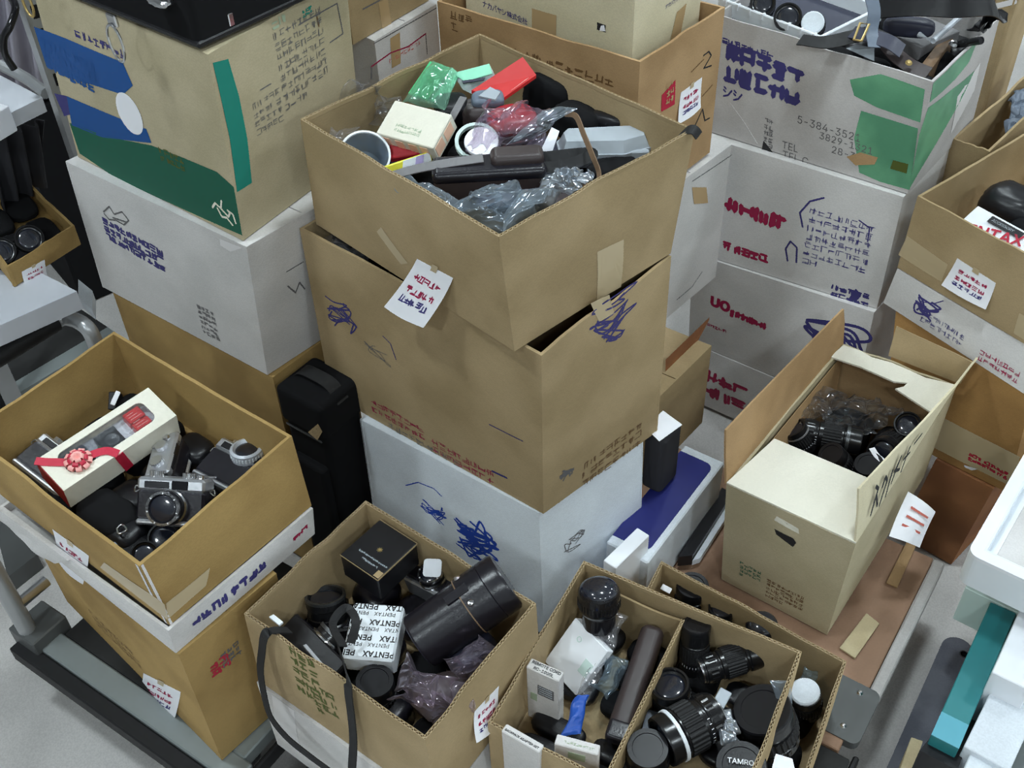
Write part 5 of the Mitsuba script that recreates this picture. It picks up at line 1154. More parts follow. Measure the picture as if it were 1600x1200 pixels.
part(t, 'tray', f.go(bx(.01, .01, -.0215, lx - .01, ly - .01, -.018)), 'white_plastic')
for k, (x0, x1, y0, y1, m) in enumerate(((.70, .84, .50, .80, 'red_card'), (.70, .84, .26, .46, 'red_card'))):
    q = part(t, 'film_carton', f.go(bx(x0 * lx, y0 * ly, -.018, x1 * lx, y1 * ly, -.002, .001)), m, label='red film carton behind the window')
    for a in range(3): part(q, 'printed_line', f.go(bx((x0 + .02) * lx, (y0 + .06 + .07 * a) * ly, -.002, (x1 - .02 - .02 * a) * lx, (y0 + .075 + .07 * a) * ly, -.0016)), 'bow_pink')
cq = part(t, 'small_camera', f.go(bx(.42 * lx, .26 * ly, -.018, .60 * lx, .66 * ly, -.004, .002)), 'black_satin', label='small black camera behind the window')
part(cq, 'top_plate', f.go(bx(.42 * lx, .60 * ly, -.018, .60 * lx, .72 * ly, -.003, .001)), 'gunmetal')
part(cq, 'lens', f.sub((.52 * lx, .44 * ly, -.004)).go(lathe([(0, 0), (.012, 0), (.012, .002), (.010, .003), (0, .002)], 28)), 'gunmetal', smooth=30)
part(cq, 'side_plate', f.go(bx(.40 * lx, .26 * ly, -.018, .43 * lx, .5 * ly, -.005, .001)), 'ink_olive')
part(t, 'dark_pouch', f.go(rbx(.13 * lx, .24 * ly, -.02, .34 * lx, .78 * ly, -.003, .005)), 'leather_navy', smooth=40)
part(t, 'window_film', f.go(bx(.1 * lx, .18 * ly, .0004, .9 * lx, .86 * ly, .0006)), 'film_dark')
rw = .014
rp = [(.0, .60), (.06, .52), (.16, .40), (.22, .36)]
part(t, 'ribbon', ribbon([f.p(-.0012, ly * .98, .003), f.p(.05 * lx, ly * .80, .003), f.p(.14 * lx, ly * .55, .004), f.p(.20 * lx, ly * .40, .004), f.p(.32 * lx, ly * .34, .004), f.p(.42 * lx, ly * .22, .004), f.p(.47 * lx, 0, .003)], rw, f.z, .0012), 'ribbon_red', smooth=40, label='red ribbon')
part(t, 'ribbon', ribbon([f.p(.47 * lx, -.001, .001), f.p(.49 * lx, -.0016, -.02), f.p(.52 * lx, -.001, -hh)], rw * 1.1, -f.y, .0012, smooth=4), 'ribbon_red', label='red ribbon')
for ring, (n_, r0, z0, m) in enumerate(((9, .021, .004, 'bow_pink'), (7, .015, .009, 'ribbon_red'), (5, .010, .013, 'bow_pink'))):
    for i in range(n_):
        a = i * 2 * np.pi / n_ + ring * .3
        c_, s_ = math.cos(a), math.sin(a); ctr = f.sub((.22 * lx, .38 * ly, z0))
        part(t, 'bow_loop', ribbon([ctr.p(0, 0, 0), ctr.p(c_ * r0 * .6, s_ * r0 * .6, .007), ctr.p(c_ * r0, s_ * r0, .004), ctr.p(c_ * r0 * .75, s_ * r0 * .75, -.001), ctr.p(0, 0, 0)], .009, ctr.x * -s_ * 0 + ctr.z, .0009, smooth=5), m)
silver = dict(top='silver', bottom='silver', prism_=False)
xr = A_((-0.4828,1.1126,0.7150)) - A_((-0.5790,1.1253,0.7150))
camera('silver and black camera facing up in the right half of its carton', (-0.5354,1.1186,0.7080), xr, (-.05, -.72, .68), lens_r=.026, lens_l=.028, w=.108, h=.074, **silver)
camera('silver camera seen on its end beside the gift box', (-0.5578,1.2395,0.6900), A_((-0.5392,1.2674,0.7300)) - A_((-0.5378,1.1767,0.7300)), (1, -.3, .25), lens_l=0, w=.092, h=.058, **silver)
camera('black-skinned silver camera lying under the right rim of its carton', (-0.4742,1.1955,0.6900), A_((-0.4303,1.1598,0.7000)) - A_((-0.5300,1.2273,0.7000)), (.35, -.45, .9), lens_l=0, w=.13, h=.08, **silver)
camera('silver camera with a round dial by the right corner of its carton', (-0.4604,1.2325,0.6950), A_((-0.4176,1.2029,0.7200)) - A_((-0.4843,1.2305,0.7200)), (.1, .9, -.1), lens_l=0, w=.12, h=.075, **silver)
f = Frame((-0.4388,1.2505,0.6900), (1, 0, 0), z=(.1, .1, 1)); t = thing('camera_lens', 'short white-silver lens in the right corner of its carton', 'lens')
part(t, 'barrel', f.go(lathe([(0, 0), (.026, 0), (.026, .018), (.024, .02), (.024, .026), (.027, .028), (.027, .044), (.022, .046), (.018, .04), (0, .04)], 40)), 'silver_paint', smooth=30); part(t, 'grip_ring', f.go(prism(gear(.0262, .0278, 30), .007, .033)), 'white_plastic')
part(t, 'front_glass', f.go(lathe([(.018, .041), (.012, .0435), (0, .0445)], 30)), 'lens_glass', smooth=True)
camera('black camera half under the near end of the gift box', (-0.7774,1.2192,0.7000), A_((-0.7418,1.1895,0.7000)) - A_((-0.8099,1.2379,0.7200)), (.2, -.3, .9), lens_l=.0, w=.12, h=.07, top='silver', prism_=False)
pack('flash_unit', 'small black flash with a white front behind the gift box', 'flash', (-0.7024,1.3807,0.7150), (-0.6889,1.3799,0.7150), (-0.6892,1.4041,0.7350), .03, 'black_satin')
pack('white_tag', 'slim white tab behind the gift box', 'tag', (-0.6972,1.3843,0.7250), (-0.6881,1.3790,0.7250), (-0.6824,1.3999,0.7400), .003, 'paper')
pouch('fuzzy black lens pouch in front of the gift box', (-0.6438,1.1441,0.7000), (.8, -.6, 0), (.6, .8, 0), (.052, .036, .03), 'black_fabric', 121, .12)
t, f = pouch('black pouch with a chrome ring near the front corner of its carton', (-0.6134,1.1128,0.6950), (.8, -.6, 0), (.6, .8, 0), (.036, .028, .026), 'black_satin', 122, .08)
part(t, 'ring', tube([A_((-0.6138,1.0981,0.7280)), A_((-0.6084,1.0877,0.7280)), A_((-0.5983,1.0948,0.7280)), A_((-0.6087,1.1055,0.7280)), A_((-0.6138,1.0981,0.7280))], .0018, 8, 3), 'chrome', smooth=40)
lens('small lens with silver front in the very corner of its carton', (-0.5771,1.0675,0.6800), (-0.5568,1.0399,0.7350), .022, 'glass')
lens('black lens under the silver and black camera', (-0.5496,1.1003,0.6750), (-0.5437,1.0902,0.7150), .026, 'glass')
strap('thin pale cord lying along the near wall of the silver camera carton', [(-0.6197,1.0838,0.7120), (-0.5987,1.0785,0.7050), (-0.5752,1.0757,0.7100), (-0.5633,1.0908,0.7000)], .004, 'hard_case')
fill('H', 'black pouch under the gift box and silver cameras', 'black pouches under the silver cameras', 5, 4, 0.686, .024, ['black_satin', 'black_fabric', 'black_fabric'], 10)

# ------------------------------------------------------------------ black case on the upper left stack
b0, b1, b2 = A_((-0.7914,1.8588,1.2750)), A_((-0.4529,1.5700,1.2750)), A_((-0.2565,1.8558,1.2750))
f = Frame(b1, unit(b0 - b1), z=(0, 0, 1)); f = Frame(b1, b0 - b1, b2 - b1)
if f.z[2] < 0: f = Frame(b0, b1 - b0, b2 - b1)
lx, ly = np.linalg.norm(b0 - b1), abs((b2 - b1) @ f.y)
t = thing('black_case', 'black fabric equipment case with chrome clasps and rings on the upper left stack', 'case')
part(t, 'body', f.go(rbx(.0, .0, 0, lx, ly, .20, .012)), 'black_fabric', smooth=40)
part(t, 'base_trim', f.go(bx(-.002, -.002, .001, lx + .002, ly + .002, .012, .003)), 'black_satin')
fl = f
def ring(c, r, up_, out):
    u, o = unit(up_), unit(out); s = unit(np.cross(u, o))
    P = [c + s * r * .6 * math.cos(a) + u * (r * math.sin(a) - r) for a in np.linspace(0, 2 * np.pi, 17)]
    return tube(P, .0022, 8, 3)
n_l = unit(np.cross(b1 - b0, (0, 0, 1.0)))
c1 = A_((-0.5877,1.6236,1.3050)); k_ = part(t, 'clasp', Frame(c1 + n_l * .0, (b1 - b0), z=n_l).go(bx(-.012, -.010, 0, .012, .010, .006, .002)), 'chrome', label='chrome clasp')
part(k_, 'ring', ring(c1 + n_l * .008 - (0, 0, .006), .030, (0, 0, 1), n_l), 'chrome', smooth=40, label='hanging chrome ring')
c2 = A_((-0.7540,1.7454,1.3050)); part(t, 'ring', ring(c2 + n_l * .010 + (0, 0, .005), .022, (0, 0, 1), n_l), 'gold', smooth=40)
n_r = unit(np.cross(b2 - b1, (0, 0, 1.0)))
c3 = A_((-0.4154,1.6265,1.3150)); k_ = part(t, 'clasp', Frame(c3, (b2 - b1), z=n_r).go(bx(-.014, -.018, 0, .014, .03, .006, .002)), 'chrome', label='chrome latch')
part(k_, 'latch_tongue', Frame(c3, (b2 - b1), z=n_r).go(bx(-.006, -.028, .004, .006, -.006, .009, .002)), 'chrome')
c4 = A_((-0.5005,1.5922,1.3450)); part(t, 'chrome_corner', Frame(c4, (b1 - b0), z=(0, -.3, 1)).go(blob((.024, .012, .006), 140, .3)), 'chrome', smooth=True)

# ------------------------------------------------------------------ cameras on the green taped carton
t = thing('lens_tray', 'pale blue-white plastic tray of lenses at the top of the green taped carton', 'tray')
q0, q1, q2 = A_((0.4801,2.2984,1.0120)), A_((0.6540,2.0865,1.0120)), A_((0.7713,2.2842,1.0120))
f = Frame(q0, q1 - q0, q2 - q1)
if f.z[2] < 0: f = Frame(q1, q0 - q1, q2 - q1)
lx, ly = np.linalg.norm(q1 - q0), abs((q2 - q1) @ f.y)
part(t, 'floor', f.go(bx(0, 0, -.035, lx, ly, -.032)), 'leather_navy')
for (a, b, c_, d) in ((0, 0, lx, .008), (0, ly - .008, lx, ly), (0, 0, .008, ly), (lx - .008, 0, lx, ly)): part(t, 'side', f.go(bx(a, b, -.035, c_, d, 0, .002)), 'white_plastic')
for i in range(8): part(t, 'rib', f.go(bx(.02 + i * (lx - .04) / 7, -.002, -.012, .024 + i * (lx - .04) / 7, .009, .0012)), 'white_gloss')
lens('round teal-glassed lens in the pale tray', (0.6167,2.2169,0.9850), (0.6033,2.1707,1.0200), .030, 'glass', marks_=False)
lens('lens with pale blue cap in the pale tray', (0.6632,2.1812,0.9850), (0.6505,2.1466,1.0150), .026, 'white')
lens('dark lens with a silver rim at the left of the pale tray', (0.5756,2.2856,0.9850), (0.5630,2.2333,1.0250), .028, 'glass')
t = solo('metal_strip', tube([(0.8355,2.0428,1.0300), (0.8540,2.0124,1.0300), (0.9414,2.1169,1.0300), (1.0066,2.1927,1.0300)], .006, 8, 0), 'silver_paint', 'bent silver metal strip in the green taped carton', 'frame')
pack('camera_case', 'beige flat camera case in the right of the green taped carton', 'camera case', (0.7980,2.1237,1.0000), (0.8490,2.0483,1.0000), (0.8871,2.2092,1.0000), .03, 'strap_grey')
pack('camera_case', 'olive grey case near the right rim of the green taped carton', 'camera case', (0.8355,1.9967,0.9900), (0.8544,1.9841,0.9900), (0.9337,2.1033,0.9900), .05, 'leather_tan')
strap('wide black camera strap drooping over the left rim of the green taped carton', [(0.6013,2.0513,1.0250), (0.6421,2.0147,1.0350), (0.6934,2.0222,1.0400), (0.7311,2.0252,1.0450), (0.7664,2.0094,1.0350)], .030, 'strap_black', up=(0, -.5, 1))
strap('grey-blue strap standing up with a square buckle', [(0.7257,1.9742,1.0400), (0.7250,2.0043,1.0600), (0.7278,2.0177,1.0900), (0.7198,2.0374,1.1200)], .026, 'grey_blue', up=(.2, -1, .4))
solo('strap_buckle', tube([(0.6976,1.9724,1.0550), (0.7161,2.0005,1.0750), (0.7007,2.0077,1.0750), (0.6846,1.9792,1.0550), (0.6976,1.9724,1.0550)], .0025, 8, 0), 'gold', 'square brass buckle on the grey-blue strap', 'buckle')
strap('wide slate strap under the square buckle', [(0.6956,2.0342,1.0450), (0.7242,2.0034,1.0500), (0.7569,1.9831,1.0450), (0.7822,1.9737,1.0300)], .034, 'leather_navy', up=(0, -.5, 1))
strap('black leather strap with studs in the front corner of the green taped carton', [(0.7686,2.0242,1.0200), (0.7822,1.9934,1.0100), (0.8005,1.9581,1.0050), (0.8265,1.9338,1.0000)], .032, 'leather_brown', up=(-.2, -.5, 1))
for q in (A_((0.7680,1.9805,1.0300)), A_((0.7899,1.9487,1.0180))): solo('strap_stud', Frame(q, (1, 0, 0), z=(-.2, -.5, 1)).go(lathe([(0, .004), (.004, .0035), (.007, 0), (0, 0)], 16)), 'gold', 'brass stud on the black leather strap', 'stud', 'studs on the leather strap', smooth=40)
pouch('slate curved lens hood in the middle of the green taped carton', (0.8258,2.0791,1.0300), (.8, -.5, .1), (.5, .8, 0), (.05, .02, .018), 'leather_navy', 150, .04)
strap('broad glossy black strap crossing the top right of the green taped carton', [(0.7535,2.0792,1.0700), (0.8180,2.0505,1.0850), (0.8842,2.0268,1.0900), (0.9576,2.0374,1.0850), (0.9899,2.0562,1.0600), (0.9850,2.0773,1.0350)], .045, 'black_plastic', up=(0, -.6, 1))
strap('thick black strap hanging at the right rim of the green taped carton', [(0.9735,2.0637,1.0600), (0.9728,2.0717,1.0300), (0.9645,2.0928,1.0100)], .03, 'black_satin', up=(.3, -.6, .8))
lens('thin chrome tripod leg sticking out over the right rim', (0.9127,2.0543,1.0000), (0.9395,2.0048,1.0300), .008, 'cap', mount=False, marks_=False)
solo('chrome_knob', Frame((0.9018,2.0281,1.0100), (1, 0, 0), z=(.5, -.3, 1)).go(lathe([(0, .012), (.006, .011), (.009, .006), (.008, 0), (0, 0)], 24)), 'chrome', 'chrome knob near the right rim of the green taped carton', 'knob', smooth=40)
fill('N1', 'black pouch in the green taped carton', 'black pouches on the green taped carton', 5, 3, 0.93, .05, ['black_satin', 'black_fabric', 'black_fabric'], 11)
solo('paper_slip', _plate([(0.6990,2.0556,1.0000), (0.7408,1.9995,0.9980), (0.7454,2.0262,1.0120), (0.7149,2.0460,1.0120)], .001), 'hard_case', 'pale slip of paper under the black strap near the front rim', 'paper')

# ------------------------------------------------------------------ the tan carton at right edge and the shaded one
t2, f, lx, ly = pack('camera_box', 'white flat box with red letters and a black label leaning in the tan carton', 'box', (0.9003,1.7972,0.7400), (1.0233,1.6029,0.7400), (0.9494,1.8249,0.7650), .02, 'white_gloss')
f = Frame((0.8989,1.7944,0.7420), A_((1.0217,1.6004,0.7420)) - A_((0.8989,1.7944,0.7420)), A_((0.9479,1.8219,0.7670)) - A_((0.8989,1.7944,0.7420)))
_lx = np.linalg.norm(A_((1.0217,1.6004,0.7420)) - A_((0.8989,1.7944,0.7420)))
_tx = shapely.affinity.translate(shapely.affinity.rotate(text2d('PENTAX', .024, True), 18, origin=(0, 0)), .003, -.013).intersection(sbox(.001, .001, _lx - .001, .2))
part(t2, 'lettering', f.sub((0, 0, .0005)).go(prism(_tx, .0006)), 'ink_red', label='red lettering')
part(t2, 'black_label', f.sub((.040, .040, .0005)).go(prism(sbox(0, 0, .075, .016), .0006)), 'ink_black'); part(t2, 'printed_line', f.sub((.046, .045, .0012)).go(prism(text2d('ACCESSORY', .006), .0004)), 'hard_case')
pouch('black gear bag behind the white box in the tan carton', (1.0421,1.8682,0.7200), (.6, -.8, 0), (.8, .6, 0), (.06, .05, .05), 'black_satin', 170, .12)
pouch('black cloth pouch at the right edge of the tan carton', (1.0549,1.7819,0.7000), (.6, -.8, 0), (.8, .6, 0), (.05, .04, .05), 'black_fabric', 171, .12)
bag('grey-blue plastic sack in the shaded carton at right edge', [(1.1007,2.1067,0.7200), (1.1786,2.0871,0.7200), (1.2691,2.2926,0.7800), (1.1746,2.2692,0.7800)], 'grey_blue', .012, 14, 4, .02, name='plastic_sack')

# ------------------------------------------------------------------ lenses in the flapped cream carton
lens('long black lens lying across the flapped cream carton', (0.5894,1.5753,0.4000), (0.7044,1.5358,0.4000), .030, 'glass', band='gunmetal')
lens('black lens with silver ring at the left of the long lens', (0.6046,1.5522,0.3700), (0.5707,1.5637,0.4200), .026, 'glass', band='silver')
lens('black lens with white scale marks by the right flap', (0.7943,1.5702,0.3600), (0.7309,1.4874,0.4150), .032, 'glass')
lens('short black lens near the ivory front flap', (0.6686,1.4951,0.3600), (0.6330,1.4904,0.4100), .028, 'cap')
lens('black capped lens in the middle of the flapped cream carton', (0.7145,1.4628,0.3600), (0.6987,1.4589,0.4100), .030, 'cap')
lens('black lens standing under the right flap of the cream carton', (0.8260,1.5872,0.3600), (0.8028,1.5619,0.4200), .028, 'glass')
bag('clear glinting film over the lenses in the flapped cream carton', [(0.5892,1.5913,0.4250), (0.7194,1.5334,0.4200), (0.7994,1.5932,0.4300), (0.6279,1.6637,0.4350)], 'film_dark', .018, 15, 6, .012, n=44)
solo('white_strip', ribbon([(0.7101,1.4930,0.4250), (0.7144,1.4716,0.4250), (0.7246,1.4537,0.4250), (0.7340,1.4491,0.4220)], .012, (0, -.5, 1), .001), 'paper', 'curved white strip on a lens by the right flap', 'strip')
fill('Q', 'black pouch at the bottom of the flapped cream carton', 'black pouches in the flapped carton', 2, 4, 0.30, .055, ['black_fabric'], 12)

# ------------------------------------------------------------------ between the stacks
t, f, lx, ly = pack('display_board', 'white-edged box with a glossy deep blue top lying behind the white carton', 'box', (0.2445,1.2908,0.3450), (0.4341,1.5451,0.3450), (0.1831,1.3629,0.3450), .14, 'blue_white', c=.003)
on_top(t, f, lx, ly, rrect(lx * .86, ly * 1.1, .018, lx * .5, ly * .69).intersection(sbox(0, 0, lx, ly * .985)), 'indigo_gloss', 'blue_panel', .0012, 'deep blue glossy panel')
solo('black_bar', _plate([(0.3241,1.3859,0.2400), (0.3530,1.3878,0.2400), (0.4640,1.5524,0.2400), (0.4434,1.5683,0.2400)], .03, -1), 'black_satin', 'black bar lying between the blue topped box and the cream carton', 'bar')
solo('white_strip', _plate([(0.3540,1.3865,0.2250), (0.3706,1.3922,0.2250), (0.4737,1.5433,0.2250), (0.4607,1.5476,0.2250)], .015, -1), 'blue_white', 'pale strip beside the black bar', 'strip')
t, f, lx, ly = pack('white_box', 'slim white box standing behind the domed lens, beside the white carton', 'box', (0.1772,1.2429,0.3950), (0.2486,1.3181,0.3950), (0.1527,1.2589,0.3950), .19, 'white_gloss')
t = thing('dark_pouch', 'tall dark grey pouch with a white tag standing on the blue topped box', 'pouch')
f = Frame((0.2948,1.4959,0.3480), (.62, .78, 0), z=(0, 0, 1)); part(t, 'body', f.go(rbx(-.035, -.02, 0, .035, .028, .155, .012)), 'drape', smooth=40)
part(t, 'tag', _plate([(0.2541,1.4904,0.5100), (0.2764,1.4510,0.5100), (0.3264,1.4934,0.5100), (0.2945,1.5346,0.5100)], .001), 'paper', label='white tag on top')
solo('red_brown_board', _plate([(0.3345,1.7363,0.3800), (0.3675,1.7719,0.3800), (0.4407,1.8580,0.4700), (0.3268,1.7232,0.4700)], .008), 'kraft_red', 'strip of dark red-brown board below the tall white carton', 'board')

# ------------------------------------------------------------------ right-hand bench corner

t = thing('plastic_tray', 'white plastic tray with a raised rounded rim at the right edge', 'tray')
v0, v1, v2 = A_((0.7874,1.1906,0.4600)), A_((0.8846,1.0611,0.4600)), A_((1.0059,1.4602,0.4600))
f = Frame(v0, v2 - v0, z=(0, 0, 1))
LX, LY = np.linalg.norm(v2 - v0) + .02, 0.42
sgn = -1 if ((v1 - v0) @ f.y) < 0 else 1
oy = lambda a, b: (min(sgn * a, sgn * b), max(sgn * a, sgn * b))
def ftr(p, h, z): return f.go(prism(shapely.affinity.scale(p, 1, sgn, origin=(0, 0)), h, z))
rimP = rrect(LX, LY, .02, LX / 2, LY / 2)
part(t, 'skirt', ftr(rimP.difference(rimP.buffer(-.006)), .07, -.07), 'white_plastic')
part(t, 'rim', ftr(rimP.difference(rimP.buffer(-.022)), .008, 0), 'white_gloss')
part(t, 'inner_wall', ftr(rimP.buffer(-.022).difference(rimP.buffer(-.026)), .03, -.022), 'white_plastic')
part(t, 'floor', ftr(rimP.buffer(-.022), .004, -.024), 'white_plastic')
part(t, 'inner_rim', ftr(rimP.buffer(-.034).difference(rimP.buffer(-.042)), .006, -.02), 'white_gloss')
part(t, 'floor_pad', ftr(rimP.buffer(-.042), .002, -.02), 'white_board')
solo('storage_box', ftr(rrect(LX * .6, LY * .6, .01, LX * .58, LY * .62), 0.385, -.457), 'white_board', 'white storage box on the floor carrying the white plastic tray', 'box')
pack('mint_box', 'pale mint box with faint print under the corner of the white tray', 'box', (0.8428,1.2389,0.3000), (0.9646,1.1409,0.3000), (0.8768,1.2890,0.3000), .10, 'pale_mint')
f = Frame((0.8426,1.2386,0.3005), A_((0.9643,1.1406,0.3005)) - A_((0.8426,1.2386,0.3005)), A_((0.8765,1.2886,0.3005)) - A_((0.8426,1.2386,0.3005)))
part('mint_box', 'printed_line', f.sub((.03, .016, 0)).go(prism(fit(marks(np.random.RandomState(90), 12, .01, .2, 12), 0, 0, 1, 1, .07, .02), .0005)), 'ink_grey'); part('mint_box', 'printed_line', f.sub((.03, .010, 0)).go(prism(sbox(0, 0, .035, .0012), .0005)), 'ink_grey')
t, f, lx, ly = pack('teal_box', 'long teal box with a cyan end lying below the mint box', 'box', (0.6855,0.9399,0.3000), (0.8793,1.2047,0.3000), (0.7267,0.9170,0.3000), .1, 'teal')
fx = f
g = sbox(0, 0, lx * .16, ly)
on_top(t, f, lx, ly, g if np.linalg.norm(f.o - A_((0.6855,0.9399,0.3000))) < .03 else shapely.affinity.translate(g, lx * .84, 0), 'cyan', 'end_band')
t, f, lx, ly = pack('white_carton', 'plain pale grey-white box lying right of the teal box', 'box', (0.7322,0.9156,0.3020), (0.8488,1.0611,0.3020), (0.7963,0.8740,0.3020), .1, 'blue_white')
t, f, lx, ly = pack('white_carton', 'bright white box at the right edge below the white tray', 'box', (0.7999,1.0182,0.3600), (0.9171,1.1731,0.3600), (0.8515,0.9812,0.3600), .15, 'white_gloss')
solo('black_block', _plate([(0.6694,0.9290,0.2700), (0.6979,0.9541,0.2700), (0.7458,0.9258,0.2700), (0.7208,0.8896,0.2700)], .08, -1), 'black_satin', 'black block below the end of the teal box', 'block')
t, f, lx, ly = pack('white_carton', 'white box at the bottom right corner of the picture', 'box', (0.7123,0.8658,0.2900), (0.7514,0.9192,0.2900), (0.7717,0.8259,0.2900), .1, 'blue_white')
pl = unary_union([LineString([(0, 0), (.62, 0)]).buffer(.030)])
q0, q1 = A_((0.6888,0.9684,0.0500)), A_((0.8986,1.2648,0.0500)); f = Frame(q0, q1 - q0, z=(0, 0, 1)); L_ = np.linalg.norm(q1 - q0)
t = thing('slate_plank', 'dark slate rounded plank with a hole lying on the floor', 'plank')
pg = LineString([(-.1, 0), (L_, 0)]).buffer(.032).difference(Point(L_ - .002, -.014).buffer(.007))
part(t, 'board', f.go(prism(pg, .03, -.03)), 'plank_slate'); part(t, 'hole_lining', f.sub((L_ - .002, -.014, 0)).go(lathe([(.007, .0005), (.009, .0005), (.009, -.02), (.007, -.02), (.007, .0005)], 20)), 'black_satin', smooth=30)
solo('pale_board', _plate([(0.6568,0.9374,0.1600), (0.7045,1.0138,0.1600), (0.7230,1.0053,0.1600), (0.6735,0.9247,0.1600)], .1, -1), 'wood_pale', 'pale wooden board end at the bottom edge beside the slate plank', 'board')
# bench under these boxes
t = thing('low_bench', 'low grey steel bench carrying the boxes at the bottom right', 'bench')
w0, w1, w2 = A_((0.7324,0.9580,0.1950)), A_((0.9330,1.2486,0.1950)), A_((0.8857,0.8575,0.1950))
f = Frame(w0, w1 - w0, z=(0, 0, 1)); sg = 1 if ((w2 - w0) @ f.y) > 0 else -1; lb = np.linalg.norm(w1 - w0)
bb = lambda x0, y0, z0, x1, y1, z1: f.go(bx(x0, min(sg * y0, sg * y1), z0, x1, max(sg * y0, sg * y1), z1, .002))
part(t, 'top', bb(.0, .01, -.012, lb + .05, .22, -.001), 'steel_grey')
for x in (.01, lb - .14):
    for y in (.02, .18): part(t, 'leg', bb(x, y, -.195, x + .03, y + .03, -.012), 'steel_grey')

# ------------------------------------------------------------------ shelf goods and cart handle at left
pack('small_box', 'small white box on the upper rack shelf', 'box', (-0.9091,1.7614,1.0750), (-0.8846,1.8061,1.0750), (-0.9627,1.9238,1.0750), .05, 'paper')
build_carton('S', 'shallow brown carton of dark lenses on the lower rack shelf', 'kraft_warm')
tag('S', 'r', [(0.106,-0.314), (0.416,-0.420), (0.454,0.442), (0.141,0.481)], curl=.004, rng=8)
lens('dark lens glinting in the shallow carton on the rack', (-1.0047,1.9093,0.7000), (-0.9763,1.8730,0.7450), .030, 'glass')
lens('dark lens at the left edge in the shallow carton on the rack', (-1.0483,1.8689,0.7000), (-1.0247,1.8384,0.7400), .030, 'glass')
fill('S', 'black pouch in the shallow carton on the rack', 'black pouches on the rack', 2, 2, 0.712, .014, ['black_fabric'], 13)
# hanging dark cloth and lavender sack behind the rack post
def cloth(label, q, m, seed, name='cloth'):
    S = quad(*q); n = S.n
    return solo(name, slab_sheet(lambda u, v: S(u, v) + n * (.014 * np.sin(u * 22 + 2 * v + seed))[..., None], 50, 8, .003), m, label, 'cloth', smooth=60)
cloth('dark grey cloth hanging below the upper rack shelf', [(-1.0919,2.0179,0.7200), (-1.0199,2.1286,0.7200), (-0.9529,2.0710,0.9000), (-1.0541,2.0129,0.9000)], 'drape', 1)
cloth('lavender grey sheet hanging behind the upper rack shelf', [(-1.1181,2.1865,0.9200), (-0.9606,2.1832,0.9000), (-0.8885,2.1524,1.2000), (-1.0122,2.1328,1.2000)], 'lavender', 2)
solo('black_cable', tube([(-0.9034,2.0009,1.2000), (-0.8821,1.9598,1.1900), (-0.8886,1.9287,1.1700), (-0.9044,1.9204,1.1500), (-0.9119,1.9188,1.1200), (-0.9058,1.9200,1.0900)], .007, 10, 8), 'black_gloss', 'glossy black cable hanging in front of the lavender sheet', 'cable', smooth=40)
t = thing('platform_cart', 'platform cart with a bent steel handle and black rubber grip behind the silver cameras', 'cart')
part(t, 'tube', tube([(-1.0787,1.6128,0.6000), (-1.0238,1.6766,0.6000), (-0.9446,1.7773,0.6000), (-0.9124,1.7859,0.6000), (-0.8694,1.7539,0.6000), (-0.8657,1.7555,0.5500), (-0.8946,1.8000,0.4400), (-0.9658,1.9226,0.2100)], .0165, 14, 8), 'tube_grey', smooth=40)
part(t, 'grip', tube([(-1.0787,1.6128,0.6000), (-1.0238,1.6766,0.6000), (-0.9425,1.7793,0.6000)], .0215, 16, 4), 'rubber', smooth=40)
r0_, r1_ = A_((-1.2746,2.0350,0.1900)), A_((-1.0693,2.2669,0.1900)); rn_ = unit(np.cross((0, 0, 1.0), r1_ - r0_))
part(t, 'rail', _plate([r0_ - rn_ * .045, r1_ - rn_ * .045, r1_, r0_], .04, -1), 'steel_grey')
part(t, 'deck', _plate([r0_, r1_, r1_ + rn_ * .28, r0_ + rn_ * .28], .03, -1), 'deck_dark')
for a_ in (.1, .9): part(t, 'caster', Frame(r0_ * (1 - a_) + r1_ * a_ + rn_ * .1 - (0, 0, .125), (0, 0, 1), z=rn_).go(lathe([(0, -.018), (.06, -.018), (.064, -.01), (.064, .01), (.06, .018), (0, .018)], 20)), 'rubber', smooth=30)
solo('steel_plate', _plate([(-1.2437,1.7204,0.0500), (-1.2193,1.7491,0.0500), (-1.1092,1.6155,0.0500), (-1.1570,1.5519,0.0500)], .05, -1), 'steel_dark', 'dark steel plate on the floor at the left edge', 'plate')
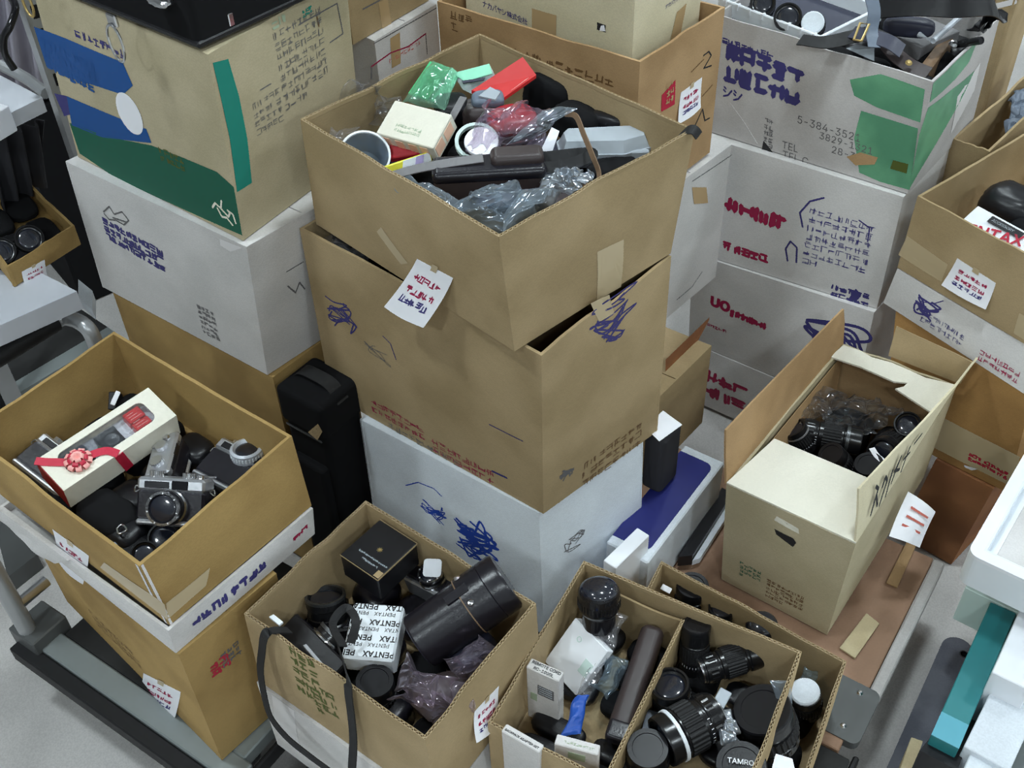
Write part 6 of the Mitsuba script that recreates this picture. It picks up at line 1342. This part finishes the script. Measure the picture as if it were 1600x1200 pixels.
solo('small_box', _plate([(-1.0132,2.0885,0.4500), (-0.9676,2.0413,0.4500), (-0.9674,2.0068,0.4200), (-1.0139,2.0579,0.4200)], .03), 'blue_white', 'small pale thing in the dark gap beside the lower rack shelf', 'box')

# case and bag added to darken the gaps
f = Frame(A_((-1.2789,2.6103,0.0200)), (.80, .60, 0), z=(0, 0, 1))
t = thing('added_gap_case', 'added black case that darkens the gap behind the rack and the white carton', 'case')  # invented case, put in so this gap reads black
part(t, 'body', f.go(bx(0, 0, -.02, .3, .35, .62, .008)), 'black_fabric'); part(t, 'lid', f.go(bx(-.004, -.004, .625, .304, .354, .66, .006)), 'black_satin')
t = thing('added_gap_bag', 'added black bag with a tan patch, darkening the gap between left and middle stacks', 'bag')  # bag form made up; its black cloth keeps the gap dark
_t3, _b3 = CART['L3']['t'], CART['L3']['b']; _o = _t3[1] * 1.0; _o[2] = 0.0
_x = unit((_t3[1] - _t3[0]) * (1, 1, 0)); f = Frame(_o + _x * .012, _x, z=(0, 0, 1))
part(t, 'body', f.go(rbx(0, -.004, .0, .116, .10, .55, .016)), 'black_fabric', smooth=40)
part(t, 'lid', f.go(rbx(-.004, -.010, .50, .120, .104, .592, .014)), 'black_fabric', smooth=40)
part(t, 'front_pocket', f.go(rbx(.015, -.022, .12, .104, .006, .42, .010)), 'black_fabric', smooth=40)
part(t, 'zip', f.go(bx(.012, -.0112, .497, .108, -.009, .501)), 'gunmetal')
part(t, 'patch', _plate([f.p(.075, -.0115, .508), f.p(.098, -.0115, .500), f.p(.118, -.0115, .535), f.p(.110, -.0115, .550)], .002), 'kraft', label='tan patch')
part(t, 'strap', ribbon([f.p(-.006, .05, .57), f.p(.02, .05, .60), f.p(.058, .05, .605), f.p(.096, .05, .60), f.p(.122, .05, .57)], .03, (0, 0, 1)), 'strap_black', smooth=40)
strap('short black strap end sticking out of the right corner of the heaped carton', [(0.2803,1.5609,1.1000), (0.2903,1.5308,1.1280), (0.3002,1.5196,1.1350), (0.3090,1.5187,1.1250)], .016, 'strap_black', up=(-.2, -.6, 1))
